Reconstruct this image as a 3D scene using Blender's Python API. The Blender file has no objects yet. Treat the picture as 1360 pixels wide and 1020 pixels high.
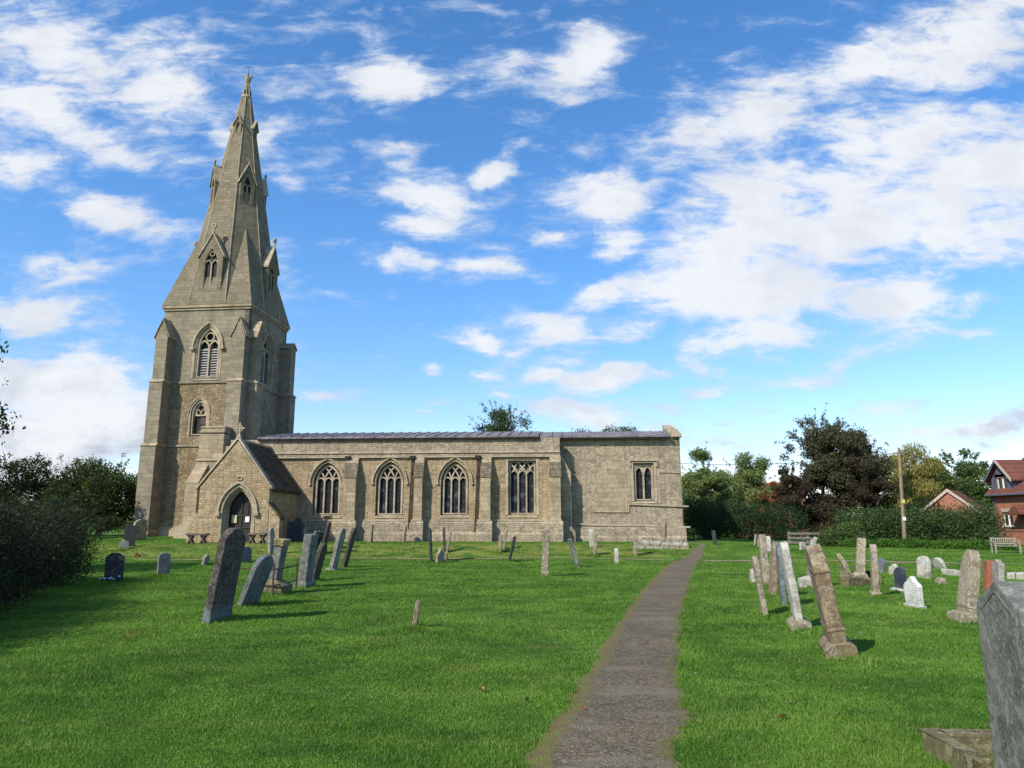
import bpy, bmesh, math, random
import numpy as np
from mathutils import Vector, Matrix
from mathutils.geometry import tessellate_polygon
R = math.radians
S = bpy.context.scene
COL = S.collection
rng = np.random.default_rng(7)
random.seed(5)

# ---------------------------------------------------------------- camera, sun, sky, exposure
PITCH, FPX, EYE = R(10.85), 950.0, 1.6
cam = bpy.data.cameras.new('camera'); cam.sensor_width = 36; cam.lens = FPX / 1360 * 36
cam.clip_end = 3000; cam.clip_start = .05
camo = bpy.data.objects.new('camera', cam); COL.objects.link(camo)
camo.location = (0, 0, EYE); camo.rotation_euler = (math.pi / 2 + PITCH, 0, 0)
S.camera = camo
SUN_EL, SUN_PHI = R(40), R(45)          # light travels towards (+cos phi, +sin phi)
sd = bpy.data.lights.new('sun', 'SUN'); sd.energy = 5.0; sd.angle = R(.6); sd.color = (1, .93, .80)
so = bpy.data.objects.new('sun', sd); COL.objects.link(so)
ldir = Vector((math.cos(SUN_PHI) * math.cos(SUN_EL), math.sin(SUN_PHI) * math.cos(SUN_EL), -math.sin(SUN_EL)))
so.rotation_euler = ldir.to_track_quat('-Z', 'Y').to_euler(); so.location = (-30, -10, 30)
S.view_settings.view_transform = 'Standard'; S.view_settings.look = 'None'
S.view_settings.exposure = 0.30; S.view_settings.gamma = 1
S.cycles.max_bounces = 6; S.cycles.diffuse_bounces = 3; S.cycles.transparent_max_bounces = 6
CP, SP = math.cos(PITCH), math.sin(PITCH)

def ray(px, py):
    X = (px - 680) / FPX; Z = (510 - py) / FPX
    return Vector((X, CP - Z * SP, SP + Z * CP))

# ---------------------------------------------------------------- node helpers
class T:
    def __init__(s, nt): s.nt = nt
    def n(s, typ, ins=None, out=0, **at):
        nd = s.nt.nodes.new(typ)
        for k, v in at.items(): setattr(nd, k, v)
        for k, v in (ins or {}).items():
            i = nd.inputs[k]
            if isinstance(v, bpy.types.NodeSocket): s.nt.links.new(v, i)
            else:
                if hasattr(i.default_value, '__len__') and not hasattr(v, '__len__'): v = (v,) * len(i.default_value)
                if hasattr(v, '__len__') and len(i.default_value) == 4 and len(v) == 3: v = (*v, 1)
                i.default_value = v
        return nd.outputs[out]
    def m(s, op, a, b=0.0, c=0.0, clamp=False):
        return s.n('ShaderNodeMath', {0: a, 1: b, 2: c}, operation=op, use_clamp=clamp)
    def mix(s, f, a, b, mode='MIX'):
        nd = s.nt.nodes.new('ShaderNodeMix'); nd.data_type = 'RGBA'; nd.blend_type = mode; nd.clamp_factor = True
        for idx, v in ((0, f), (6, a), (7, b)):
            i = nd.inputs[idx]
            if isinstance(v, bpy.types.NodeSocket): s.nt.links.new(v, i)
            else: i.default_value = (*v, 1) if hasattr(v, '__len__') and len(v) == 3 else v
        return nd.outputs[2]
    def noise(s, vec, scale, detail=4, rough=.55, dist=0, out=0):
        return s.n('ShaderNodeTexNoise', {'Vector': vec, 'Scale': scale, 'Detail': detail, 'Roughness': rough, 'Distortion': dist}, out=out)
    def rng(s, v, a, b, c=0.0, d=1.0, smooth=True):
        return s.n('ShaderNodeMapRange', {0: v, 1: a, 2: b, 3: c, 4: d}, interpolation_type='SMOOTHSTEP' if smooth else 'LINEAR')
    def vm(s, op, a, b=(0, 0, 0), out=0):
        return s.n('ShaderNodeVectorMath', {0: a, 1: b}, operation=op, out=out)

def newmat(name):
    m = bpy.data.materials.new(name); m.use_nodes = True
    nt = m.node_tree; nt.nodes.clear()
    return m, T(nt)
def finish(t, col, rough=.9, bump=None, bstr=.5, bdist=.02, spec=.25, extra=None, metal=0.0):
    ins = {'Base Color': col, 'Roughness': rough, 'Specular IOR Level': spec, 'Metallic': metal}
    if bump is not None:
        ins['Normal'] = t.n('ShaderNodeBump', {'Height': bump, 'Strength': bstr, 'Distance': bdist})
    if extra: ins.update(extra)
    b = t.n('ShaderNodeBsdfPrincipled', ins)
    t.nt.links.new(b, t.n('ShaderNodeOutputMaterial', {}, out=0).node.inputs[0] if False else t.nt.nodes.new('ShaderNodeOutputMaterial').inputs[0])

# ---------------------------------------------------------------- sky: Nishita with procedural clouds by direction
w = bpy.data.worlds.new('World'); S.world = w; w.use_nodes = True; w.node_tree.nodes.clear()
t = T(w.node_tree)
sky = t.n('ShaderNodeTexSky', sky_type='NISHITA', sun_disc=False, sun_elevation=SUN_EL,
          sun_rotation=math.atan2(-ldir.x, -ldir.y), air_density=1.0, dust_density=.4, ozone_density=3.0)
sky = t.n('ShaderNodeHueSaturation', {'Hue': .487, 'Saturation': 1.18, 'Value': 1.0, 'Color': sky})
tc0 = t.n('ShaderNodeSeparateXYZ', {0: t.n('ShaderNodeTexCoord', out=0)}).node.outputs[2]
sky = t.mix(1.0, sky, t.mix(t.rng(tc0, .04, .42), (1.12, .99, 1.06), (.97, 1.02, 1.27)), 'MULTIPLY')
tc = t.n('ShaderNodeTexCoord', out=0)
sx = t.n('ShaderNodeSeparateXYZ', {0: tc}).node
X, Y, Z = sx.outputs
yy = t.m('MAXIMUM', Y, .08); zz = t.m('ADD', t.m('MAXIMUM', Z, 0.0), .10)
uv = t.n('ShaderNodeCombineXYZ', {0: t.m('DIVIDE', X, yy), 1: t.m('DIVIDE', Z, yy), 2: 0.0})
pl = t.n('ShaderNodeCombineXYZ', {0: t.m('DIVIDE', X, zz), 1: t.m('DIVIDE', Y, zz), 2: 3.7})
# warp the positions a little so that cloud edges are ragged
wn = t.vm('SUBTRACT', t.noise(uv, 7.0, 5, .6, out=1), (.5, .5, .5))
uvw = t.vm('ADD', uv, t.vm('MULTIPLY', wn, (.11, .075, 0)))
# cx, cy, rx, ry, angle, strength (angles anticlockwise, photo directions)
CL = [(60,60,150,75,-20,.9),(170,60,120,45,-15,.75),(60,150,110,50,-15,.9),(200,130,150,60,-22,.9),(150,190,170,36,-14,.8),
 (300,180,100,36,-14,.85),(330,110,90,26,-10,.45),(20,210,80,30,-10,.9),(150,275,80,26,-18,.95),(225,310,75,20,-10,.85),(90,350,150,24,-8,.55),
 (30,410,110,34,-4,.95),(60,375,90,25,-4,.6),(150,430,70,22,0,.3),
 (80,510,170,45,-6,1.2),(60,580,160,55,0,1.25),(170,560,110,60,0,1.1),(430,528,50,9,0,.7),(430,460,40,14,-20,.2),
 (510,105,58,42,-15,.95),(500,65,40,22,-20,.5),(670,85,75,38,25,.6),(770,85,85,40,40,.95),(745,125,60,22,10,.7),
 (545,215,45,32,-20,.7),(570,255,70,28,-10,.95),(565,297,55,20,0,.9),(655,235,42,18,30,.85),(745,205,50,20,15,.6),(540,345,75,20,-6,.9),
 (650,357,75,16,-4,.95),(740,308,32,11,25,.6),(825,262,80,36,10,1.0),(820,325,70,26,30,.9),(805,385,60,20,25,.85),(640,450,48,19,-6,.9),(567,488,22,13,0,.8),
 (735,440,70,26,-5,1.0),(830,440,70,22,10,.8),(800,500,65,26,15,.9),(730,495,40,14,10,.6),(735,550,70,26,0,.6),(800,558,90,24,5,.8),(880,545,70,20,0,.6),(560,552,30,8,0,.5),(665,530,35,9,0,.5),
 (1000,150,150,50,22,1.1),(1130,90,170,50,28,.9),(920,120,85,24,24,.5),(1290,60,170,70,30,1.15),(1200,190,170,75,20,1.2),(1000,280,130,100,15,1.35),(960,370,120,70,0,1.3),
 (1120,300,130,90,20,1.3),(1270,240,160,110,30,1.25),(1060,390,120,60,15,1.2),(1180,400,110,50,22,1.1),(1000,440,130,38,10,1.1),(920,470,70,30,0,.9),
 (1160,470,80,24,15,.85),(1320,320,80,50,10,1.0),(1330,220,70,60,10,1.1),(1290,390,50,18,20,.8),(1300,430,40,12,10,.6),(1050,520,90,20,3,.65),(1000,545,80,20,0,.6),
 (760,470,50,16,12,.7),(690,470,36,12,8,.6),(870,500,60,16,10,.7),(640,500,30,9,5,.6),(600,530,40,9,5,.5),(940,520,60,14,6,.7),(850,590,120,20,2,.8),(720,590,70,14,0,.6),(470,590,60,10,0,.5),(1240,420,60,16,18,.8),(1180,360,60,22,24,.8),(1060,80,60,18,25,.6),(980,70,40,12,20,.55),(450,330,50,14,-10,.35),(380,240,40,20,-10,.5),(620,300,30,10,10,.5),(700,200,35,12,20,.5),
 (1210,540,130,18,8,.55),(1300,575,140,28,10,1.0),(1350,545,80,28,10,.7),(1000,590,160,26,0,.6)]
acc = None
for ci, (cx, cy, rx, ry, an, st) in enumerate(CL):
    if ci and ci % 20 == 0:      # keeps the shader's working memory small: later clouds wait for earlier ones
        uvw = t.vm('ADD', uvw, t.n('ShaderNodeCombineXYZ', {0: t.m('MULTIPLY', acc, 1e-7), 1: 0.0, 2: 0.0}))
    if cx < 420 and cy < 440: st *= 1.12; rx *= 1.12; ry *= 1.15
    elif cx < 900: st *= 1.22; rx *= 1.06; ry *= 1.1
    else: rx *= 1.06; ry *= 1.06
    d = ray(cx, cy); k = CP - (510 - cy) / FPX * SP
    nd = t.n('ShaderNodeMapping', {'Vector': uvw, 'Location': (d.x / d.y, d.z / d.y, 0), 'Rotation': (0, 0, R(an)),
              'Scale': (rx / FPX / k, ry / FPX / k / k, 1)}, vector_type='TEXTURE')
    v = t.m('MULTIPLY', t.rng(t.vm('LENGTH', nd, out=1), 1.45, .15, 0, st, False), 1.0)
    acc = v if acc is None else t.m('SMOOTH_MAX', acc, v, .25)
strm = t.n('ShaderNodeMapping', {'Vector': uv, 'Rotation': (0, 0, R(-24)), 'Scale': (5, 17, 1)})
n1 = t.noise(strm, 1.0, 10, .66, .4)
n2 = t.noise(pl, 1.9, 9, .66)
rip = t.n('ShaderNodeMapping', {'Vector': uvw, 'Rotation': (0, 0, R(-24)), 'Scale': (15, 34, 1)})
n3 = t.noise(rip, 1.0, 6, .6, .3)
nn = t.m('ADD', t.m('ADD', t.m('MULTIPLY', n1, .44), t.m('MULTIPLY', n2, .30)), t.m('MULTIPLY', n3, .26))
# behind the viewer the clouds come from the noise alone
back = t.rng(Y, .15, -.2, 0, .34)
dens = t.m('ADD', t.m('MAXIMUM', acc, back), t.m('MULTIPLY', t.m('SUBTRACT', nn, .5), 4.7))
cov = t.rng(dens, .20, 1.12)
cov = t.m('MULTIPLY', cov, t.rng(Z, -.02, .02))
# brightness of the cloud: thick = white, lower undersides greyer
shade = t.noise(uv, 4.5, 5, .6)
lowg = t.rng(Z, .26, .06)
shade = t.m('ADD', t.m('MULTIPLY', shade, .7), t.m('MULTIPLY', n3, .3))
gv = t.m('MULTIPLY', t.rng(shade, .42, .64), t.m('ADD', t.m('MULTIPLY', lowg, .8), .34))
ccol = t.mix(gv, (.74, .76, .79), (.42, .46, .56))
edge = t.rng(cov, .1, .9)
ccol = t.mix(edge, (.50, .60, .76), ccol)
skyl = t.vm('SCALE', sky); skyl.node.inputs['Scale'].default_value = .150
fin = t.mix(t.m('MULTIPLY', cov, .96), skyl, ccol)
bg = t.n('ShaderNodeBackground', {'Color': fin, 'Strength': 1.0})
wo = w.node_tree.nodes.new('ShaderNodeOutputWorld'); w.node_tree.links.new(bg, wo.inputs[0])
w.cycles.sampling_method = 'MANUAL'; w.cycles.sample_map_resolution = 512

# ---------------------------------------------------------------- mesh helpers
def tag(o, label=None, cat=None, group=None, kind=None):
    if label: o['label'] = label
    if cat: o['category'] = cat
    if group: o['group'] = group
    if kind: o['kind'] = kind
    return o
def link(name, me, mat=None, parent=None, loc=(0, 0, 0), rot=(0, 0, 0)):
    o = bpy.data.objects.new(name, me); COL.objects.link(o)
    if mat and me: me.materials.append(mat)
    if parent: o.parent = parent
    o.location = loc; o.rotation_euler = rot
    return o
def empty(name, loc, rz=0): return link(name, None, None, None, loc, (0, 0, rz))
class MB:
    def __init__(s): s.v = []; s.f = []
    def add(s, vs, fs):
        b = len(s.v); s.v += [tuple(v) for v in vs]; s.f += [tuple(b + i for i in f) for f in fs]; return s
    def box(s, x0, x1, y0, y1, z0, z1):
        return s.add([(x, y, z) for z in (z0, z1) for y in (y0, y1) for x in (x0, x1)],
              [(0,1,3,2),(4,5,7,6),(0,1,5,4),(2,3,7,6),(0,2,6,4),(1,3,7,5)])
    def hexa(s, p8):   # bottom 4 (ring), top 4 (ring)
        return s.add(p8, [(0,1,2,3),(4,5,6,7),(0,1,5,4),(1,2,6,5),(2,3,7,6),(3,0,4,7)])
    def prism(s, poly, mp, d0, d1):    # poly 2D extruded between depths d0 and d1; mp(a, z, d)
        n = len(poly); vs = [mp(a, z, d0) for a, z in poly] + [mp(a, z, d1) for a, z in poly]
        fs = [tuple(range(n)), tuple(range(n, 2 * n))] + [(i, (i + 1) % n, n + (i + 1) % n, n + i) for i in range(n)]
        return s.add(vs, fs)
    def panel(s, outer, holes, mp, d0, d1, sides=True):
        loops = [outer] + holes
        tri = tessellate_polygon([[Vector((a, z, 0)) for a, z in l] for l in loops])
        flat = [p for l in loops for p in l]
        s.add([mp(a, z, d0) for a, z in flat], tri)
        for l in (loops if sides else holes):
            n = len(l)
            s.add([mp(a, z, d0) for a, z in l] + [mp(a, z, d1) for a, z in l],
                  [(i, (i + 1) % n, n + (i + 1) % n, n + i) for i in range(n)])
        return s
    def strip(s, pts, wd, mp, d0, d1, closed=False):   # bar following 2D points
        n = len(pts); L = []; Rr = []
        for i in range(n):
            a = pts[(i - 1) % n] if closed or i > 0 else pts[i]
            b = pts[(i + 1) % n] if closed or i < n - 1 else pts[i]
            tx, tz = b[0] - a[0], b[1] - a[1]; q = math.hypot(tx, tz) or 1
            nx, nz = -tz / q * wd / 2, tx / q * wd / 2
            L.append((pts[i][0] + nx, pts[i][1] + nz)); Rr.append((pts[i][0] - nx, pts[i][1] - nz))
        for i in range(n if closed else n - 1):
            j = (i + 1) % n
            s.prism([L[i], L[j], Rr[j], Rr[i]], mp, d0, d1)
        return s
    def tube(s, pts, rad, k=8, cap=True):
        pts = [Vector(p) for p in pts]; n = len(pts)
        if not hasattr(rad, '__len__'): rad = [rad] * n
        rings = []
        for i, p in enumerate(pts):
            d = (pts[min(i + 1, n - 1)] - pts[max(i - 1, 0)]).normalized()
            a = d.orthogonal().normalized() if abs(d.z) < .95 else Vector((1, 0, 0))
            a = (a - d * a.dot(d)).normalized(); b = d.cross(a)
            rings.append([p + (a * math.cos(2 * math.pi * j / k) + b * math.sin(2 * math.pi * j / k)) * rad[i] for j in range(k)])
        vs = [v for r in rings for v in r]
        fs = [(i * k + j, i * k + (j + 1) % k, (i + 1) * k + (j + 1) % k, (i + 1) * k + j) for i in range(n - 1) for j in range(k)]
        if cap: fs += [tuple(range(k)), tuple(range((n - 1) * k, n * k))]
        return s.add(vs, fs)
    def build(s, name, mat, parent=None, loc=(0, 0, 0), rot=(0, 0, 0), smooth=False, bevel=0):
        me = bpy.data.meshes.new(name); me.from_pydata(s.v, [], s.f)
        bm = bmesh.new(); bm.from_mesh(me)
        if bevel:
            bmesh.ops.remove_doubles(bm, verts=bm.verts, dist=1e-4)
            es = [e for e in bm.edges if len(e.link_faces) == 2 and e.calc_face_angle(0) > .5]
            bmesh.ops.bevel(bm, geom=es, offset=bevel, segments=2, affect='EDGES', profile=.6)
        bmesh.ops.recalc_face_normals(bm, faces=bm.faces); bm.to_mesh(me); bm.free()
        if smooth:
            for p in me.polygons: p.use_smooth = True
        return link(name, me, mat, parent, loc, rot)
SOUTH = lambda a, z, d: (a, d, z)          # plane facing -y
def EAST(U): return lambda a, z, d: (U - d, a, z)
def arch(xc, hw, z0, zs, za, n=8):
    """pointed-arch outline, anticlockwise from bottom left"""
    w, r = hw, za - zs; Rd = (w * w + r * r) / (2 * w); ang = math.asin(min(1, r / Rd))
    if r < w * 1.02: Rd = w; ang = math.pi / 2
    rt = [(xc + w - Rd + Rd * math.cos(ang * i / n), zs + Rd * math.sin(ang * i / n) * (r / (Rd * math.sin(ang)))) for i in range(n + 1)]
    lt = [(2 * xc - a, z) for a, z in rt]
    pts = [(xc - hw, z0), (xc + hw, z0)] + rt + lt[::-1][1:]
    out = [pts[0]]
    for p in pts[1:]:
        if math.hypot(p[0] - out[-1][0], p[1] - out[-1][1]) > 1e-4: out.append(p)
    return out
def archtop(xc, hw, zs, za, n=8):
    a = arch(xc, hw, zs - 1, zs, za, n); return a[2:]      # right springing .. apex .. left springing (starts at bottom right)

def np_mesh(name, V, F, mat=None, parent=None, smooth=False, loc=(0, 0, 0)):
    me = bpy.data.meshes.new(name); k = F.shape[1]
    me.vertices.add(len(V)); me.vertices.foreach_set('co', V.astype(np.float32).ravel())
    me.loops.add(F.size); me.loops.foreach_set('vertex_index', F.astype(np.int32).ravel())
    me.polygons.add(len(F)); me.polygons.foreach_set('loop_start', (np.arange(len(F)) * k).astype(np.int32))
    me.polygons.foreach_set('loop_total', np.full(len(F), k, np.int32))
    if smooth: me.polygons.foreach_set('use_smooth', np.ones(len(F), bool))
    me.update(calc_edges=True)
    return link(name, me, mat, parent, loc)

# ---------------------------------------------------------------- terrain
def sm(a, b, x):
    q = np.clip((np.asarray(x, float) - a) / (b - a), 0, 1); return q * q * (3 - 2 * q)
def hgt(x, y):
    x = np.asarray(x, float); y = np.asarray(y, float)
    h = .44 * sm(31, 36.5, y) * (1 - .8 * sm(11, 19, x)) + .2 * sm(36, 45, y) * sm(-9, -18, x)
    h = h + .035 * np.sin(x * .55 + .8 * np.sin(y * .3)) * np.sin(y * .42 + 1.3) * sm(6, 12, y)
    h = h + .012 * np.sin(x * 2.1 + y * .7) * np.sin(y * 1.7 - x * .4) + .006 * np.sin(x * 5.3 + 1) * np.sin(y * 4.7)
    return h + .03 * np.exp(-((x + 5) ** 2 + (y - 12.5) ** 2) / 4)
def H(x, y): return float(hgt(x, y))
def gp(px, py, dmax=60):
    """the point of the ground seen along this direction"""
    d = ray(px, py); s = 3.0
    while s < dmax:
        if EYE + d.z / d.y * s <= H(d.x / d.y * s, s): break
        s += .03
    x = d.x / d.y * s
    return Vector((x, s, H(x, s)))
def at(px, py, y):
    d = ray(px, py); return Vector((d.x / d.y * y, y, EYE + d.z / d.y * y))
# ---------------------------------------------------------------- materials
def stone(name, c1, c2, mortar, bw=.55, bh=.25, warp=.05, stain=(.10, .09, .07), lichen=.35, bump=.6, mort=.012, streak=.5, gold=.0, voro=0):
    m, t = newmat(name)
    tc = t.n('ShaderNodeTexCoord', out=3); sp = t.n('ShaderNodeSeparateXYZ', {0: tc}).node.outputs
    v = t.n('ShaderNodeCombineXYZ', {0: t.m('ADD', sp[0], sp[1]), 1: sp[2], 2: 0.0})
    nz = t.vm('SUBTRACT', t.noise(tc, 2.4, 3, .6, out=1), (.5, .5, .5))
    vw = t.vm('ADD', v, t.vm('MULTIPLY', nz, (warp * 2, warp * 2, 0)))
    br = t.n('ShaderNodeTexBrick', {'Vector': vw, 'Color1': c1, 'Color2': c2, 'Mortar': mortar, 'Scale': 1.0, 'Mortar Size': mort,
             'Mortar Smooth': .5, 'Bias': -.1, 'Brick Width': bw, 'Row Height': bh}, offset=.5, squash=.75, squash_frequency=3).node
    bcol, bfac = br.outputs[0], br.outputs[1]
    if voro:
        vs_ = t.n('ShaderNodeMapping', {'Vector': vw, 'Scale': (1 / bw, 1 / bh, 1)})
        v1 = t.n('ShaderNodeTexVoronoi', {'Vector': vs_, 'Scale': 1.0, 'Randomness': voro}, voronoi_dimensions='2D').node
        v2 = t.n('ShaderNodeTexVoronoi', {'Vector': vs_, 'Scale': 1.0, 'Randomness': voro}, feature='DISTANCE_TO_EDGE', voronoi_dimensions='2D').node
        cr_ = t.n('ShaderNodeSeparateXYZ', {0: v1.outputs['Color']}).node.outputs
        bfac = t.rng(v2.outputs[0], .10, .02)
        bcol = t.mix(t.rng(cr_[0], .1, .9, smooth=False), c1, c2); bcol = t.mix(t.rng(cr_[1], .72, .95, 0, .6), bcol, stain)
        bcol = t.mix(t.m('MULTIPLY', bfac, .8), bcol, mortar)
    else:
        sc_ = t.n('ShaderNodeTexWhiteNoise', {'Vector': t.vm('FLOOR', t.n('ShaderNodeMapping', {'Vector': vw, 'Scale': (1 / bw, 1 / bh, 1)}))}, noise_dimensions='2D')
        bcol = t.mix(t.rng(sc_, .55, 1.0, 0, .45), bcol, stain)
    n_big = t.noise(tc, .55, 5, .6); n_mid = t.noise(tc, 3.2, 6, .68); n_fine = t.noise(tc, 16, 5, .7)
    col = t.mix(t.rng(n_big, .35, .68), bcol, t.mix(.35, bcol, stain), 'MIX')
    col = t.mix(t.rng(n_mid, .44, .72, 0, .6), col, stain)
    col = t.mix(t.rng(n_fine, .50, .72, 0, lichen), col, [min(1, c * 1.35) for c in (c1[0], c1[1] * .99, c1[2] * 1.06)])
    col = t.mix(t.rng(n_fine, .48, .30, 0, .55), col, stain)
    if gold:
        col = t.mix(t.m('MULTIPLY', t.rng(t.noise(tc, 1.7, 5, .7), .56, .66), gold), col, (.36, .25, .07))
    blot = t.noise(tc, 1.15, 8, .74, .6)
    col = t.mix(t.rng(blot, .50, .66, 0, .62), col, stain)
    col = t.mix(t.rng(blot, .44, .34, 0, .35), col, [min(1, c * 1.2) for c in c1])
    mp = t.n('ShaderNodeMapping', {'Vector': v, 'Scale': (2.6, .22, 1)})
    col = t.mix(t.m('MULTIPLY', t.rng(t.noise(mp, 1.0, 6, .7), .52, .74), streak), col, stain)
    h = t.m('ADD', t.m('MULTIPLY', bfac, -.6), t.m('ADD', t.m('MULTIPLY', n_mid, .7), t.m('MULTIPLY', n_fine, .5)))
    finish(t, col, .93, h, bump, .035, .15)
    return m
def grave(name, base, dark, lichen, lamt=.5, spot=(.45, .45, .38), samt=.3, rough=.9, line=0.0, foot=((.10, .12, .05), .35, .32)):
    m, t = newmat(name)
    tc = t.n('ShaderNodeTexCoord', out=3)
    oi = t.n('ShaderNodeObjectInfo').node
    v = t.vm('ADD', tc, t.n('ShaderNodeCombineXYZ', {0: t.m('MULTIPLY', oi.outputs['Random'], 37.0), 1: t.m('MULTIPLY', oi.outputs['Random'], 11.0), 2: 0.0}))
    a, b, c = t.noise(v, 3.0, 6, .72), t.noise(v, 8.0, 7, .75), t.noise(v, 30, 5, .75)
    mp = t.n('ShaderNodeMapping', {'Vector': v, 'Scale': (9, 9, 1.1)})
    col = t.mix(t.rng(a, .38, .66), base, dark)
    col = t.mix(t.m('MULTIPLY', t.rng(t.noise(mp, 1.0, 5, .7), .5, .72), .6), col, dark)
    col = t.mix(t.m('MULTIPLY', t.rng(b, .48, .58), lamt * 1.25, clamp=True), col, lichen)
    col = t.mix(t.m('MULTIPLY', t.rng(c, .54, .62), samt * 1.4, clamp=True), col, spot)
    col = t.mix(t.m('MULTIPLY', t.rng(c, .44, .34), .6), col, dark)
    sz = t.n('ShaderNodeSeparateXYZ', {0: tc}).node.outputs[2]
    fz = t.m('ADD', sz, t.m('MULTIPLY', t.m('SUBTRACT', t.m('ADD', b, a), .8), .9))
    col = t.mix(t.m('MULTIPLY', t.rng(fz, foot[2], foot[2] - .1), foot[1]), col, foot[0])
    if line:
        wv = t.n('ShaderNodeTexWave', {'Vector': tc, 'Scale': 7.5, 'Distortion': .4, 'Detail': 1.0}, out=1, bands_direction='Z')
        lt = t.m('MULTIPLY', t.rng(wv, .78, .92), t.rng(t.noise(t.vm('MULTIPLY', tc, (30, 30, 7)), 1.0, 2, .6), .44, .56))
        col = t.mix(t.m('MULTIPLY', lt, line), col, (.05, .05, .05))
    finish(t, col, rough, t.m('ADD', b, t.m('MULTIPLY', c, .5)), .8, .016, .2)
    return m
def plain(name, c1, c2=None, scale=6, rough=.7, spec=.3, bump=.2, metal=0.0):
    m, t = newmat(name); tc = t.n('ShaderNodeTexCoord', out=3); n = t.noise(tc, scale, 6, .65)
    finish(t, t.mix(t.rng(n, .35, .68), c1, c2 or [c * .6 for c in c1]), rough, n, bump, .02, spec, metal=metal)
    return m
def leaf(name, c1, c2, c3=None, rough=.6, transl=.25, nscale=.9):
    m, t = newmat(name)
    g = t.n('ShaderNodeNewGeometry').node
    tc = t.n('ShaderNodeTexCoord', out=3)
    a = t.mix(t.rng(t.noise(tc, nscale, 4, .6), .38, .62), c1, c2)
    a = t.mix(t.m('MULTIPLY', t.rng(g.outputs['Random Per Island'], .72, .95), .8), a, c3 or [c * 1.7 for c in c1])
    a = t.mix(t.m('MULTIPLY', t.rng(g.outputs['Random Per Island'], .3, .0), .55), a, [c * .45 for c in c2])
    p = t.n('ShaderNodeBsdfPrincipled', {'Base Color': a, 'Roughness': rough, 'Specular IOR Level': .2})
    tr = t.n('ShaderNodeBsdfTranslucent', {'Color': t.mix(.5, a, (.25, .35, .03))})
    mx = t.n('ShaderNodeMixShader', {0: transl, 1: p, 2: tr})
    t.nt.links.new(mx, t.nt.nodes.new('ShaderNodeOutputMaterial').inputs[0])
    return m
M = {}
M['ashlar'] = stone('pale_limestone_ashlar', (.43, .345, .225), (.33, .26, .165), (.20, .165, .11), .62, .27, .02, (.16, .13, .09), .4, .6, .010, .5)
M['aisle'] = stone('coursed_limestone_wall', (.45, .345, .215), (.36, .275, .165), (.25, .20, .13), .31, .125, .03, (.17, .125, .075), .55, .9, .014, .4, .35, voro=.55)
M['chancel'] = stone('rough_grey_limestone_wall', (.43, .355, .25), (.35, .29, .20), (.25, .205, .14), .29, .115, .035, (.16, .13, .09), .6, .9, .014, .55, voro=.65)
M['rubble'] = stone('ironstone_rubble', (.35, .28, .175), (.235, .18, .112), (.13, .10, .06), .25, .12, .05, (.12, .08, .045), .6, 1.0, .022, .3, .2, voro=.8)
M['lichen'] = stone('dark_lichened_weathering', (.22, .18, .125), (.15, .125, .085), (.10, .08, .055), .35, .16, .03, (.08, .065, .045), .6, .9, .014, .4, voro=.6)
M['tower'] = stone('grey_tower_ashlar', (.305, .262, .188), (.24, .205, .147), (.17, .145, .10), .60, .28, .02, (.14, .12, .085), .3, .5, .010, .55)
M['spire'] = stone('weathered_spire_stone', (.245, .21, .15), (.18, .155, .11), (.15, .125, .08), .50, .23, .02, (.12, .10, .06), .3, .55, .012, .5, .15)
M['dress'] = stone('dressed_stone_trim', (.46, .385, .27), (.38, .32, .22), (.26, .21, .14), .9, .5, .02, (.19, .155, .11), .3, .35, .008, .4)
M['tile'] = stone('mossy_stone_slate_roof', (.12, .095, .06), (.065, .05, .034), (.02, .017, .012), .30, .15, .05, (.04, .032, .02), .9, 1.0, .03, .3, .4, voro=.7)
M['lead'] = plain('weathered_lead_roof', (.21, .195, .205), (.10, .09, .10), 1.6, .75, .2, .5)
M['pipe'] = plain('dark_iron_downpipe', (.03, .025, .022), (.06, .04, .03), 4)
M['wood'] = plain('weathered_grey_wood', (.22, .19, .15), (.13, .11, .08), 9)
M['oldwood'] = plain('dark_weathered_bench_wood', (.13, .10, .075), (.07, .055, .045), 9)
M['louvre'] = plain('silvery_louvre_boards', (.33, .32, .31), (.17, .16, .15), 7)
M['iron'] = plain('rusty_iron_rail', (.09, .045, .03), (.04, .03, .025), 14)
M['dark'] = plain('dark_interior_void', (.012, .011, .010), (.02, .018, .015), 2)
M['door'] = plain('black_oak_door', (.03, .024, .02), (.018, .015, .013), 8, .6)
M['paper'] = plain('white_paper_notice', (.75, .75, .72), (.62, .62, .6), 30)
M['poster'] = plain('yellowed_poster', (.55, .50, .25), (.35, .38, .30), 22)
def glass_m():
    m, t = newmat('leaded_lattice_glass')
    tc = t.n('ShaderNodeTexCoord', out=3); sp = t.n('ShaderNodeSeparateXYZ', {0: tc}).node.outputs
    a = t.m('ADD', sp[0], sp[1])
    k = 1 / .17
    u = t.m('ABSOLUTE', t.m('SUBTRACT', t.m('FRACT', t.m('MULTIPLY', t.m('ADD', a, t.m('MULTIPLY', sp[2], .7)), k)), .5))
    v = t.m('ABSOLUTE', t.m('SUBTRACT', t.m('FRACT', t.m('MULTIPLY', t.m('SUBTRACT', a, t.m('MULTIPLY', sp[2], .7)), k)), .5))
    ln = t.m('MAXIMUM', t.rng(u, .38, .47), t.rng(v, .38, .47))
    col = t.mix(ln, t.mix(t.rng(t.noise(tc, 5, 3), .4, .7), (.004, .005, .009), (.016, .018, .026)), (.05, .05, .052))
    col = t.mix(t.rng(t.noise(tc, 1.9, 3, .5), .57, .68, 0, .8), col, (.085, .095, .115))  # pale bluish patches painted in to imitate reflections on the panes
    finish(t, col, .5, t.m('ADD', ln, t.noise(tc, 6, 2)), .3, .02, .10)
    return m
M['glass'] = glass_m()
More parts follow.
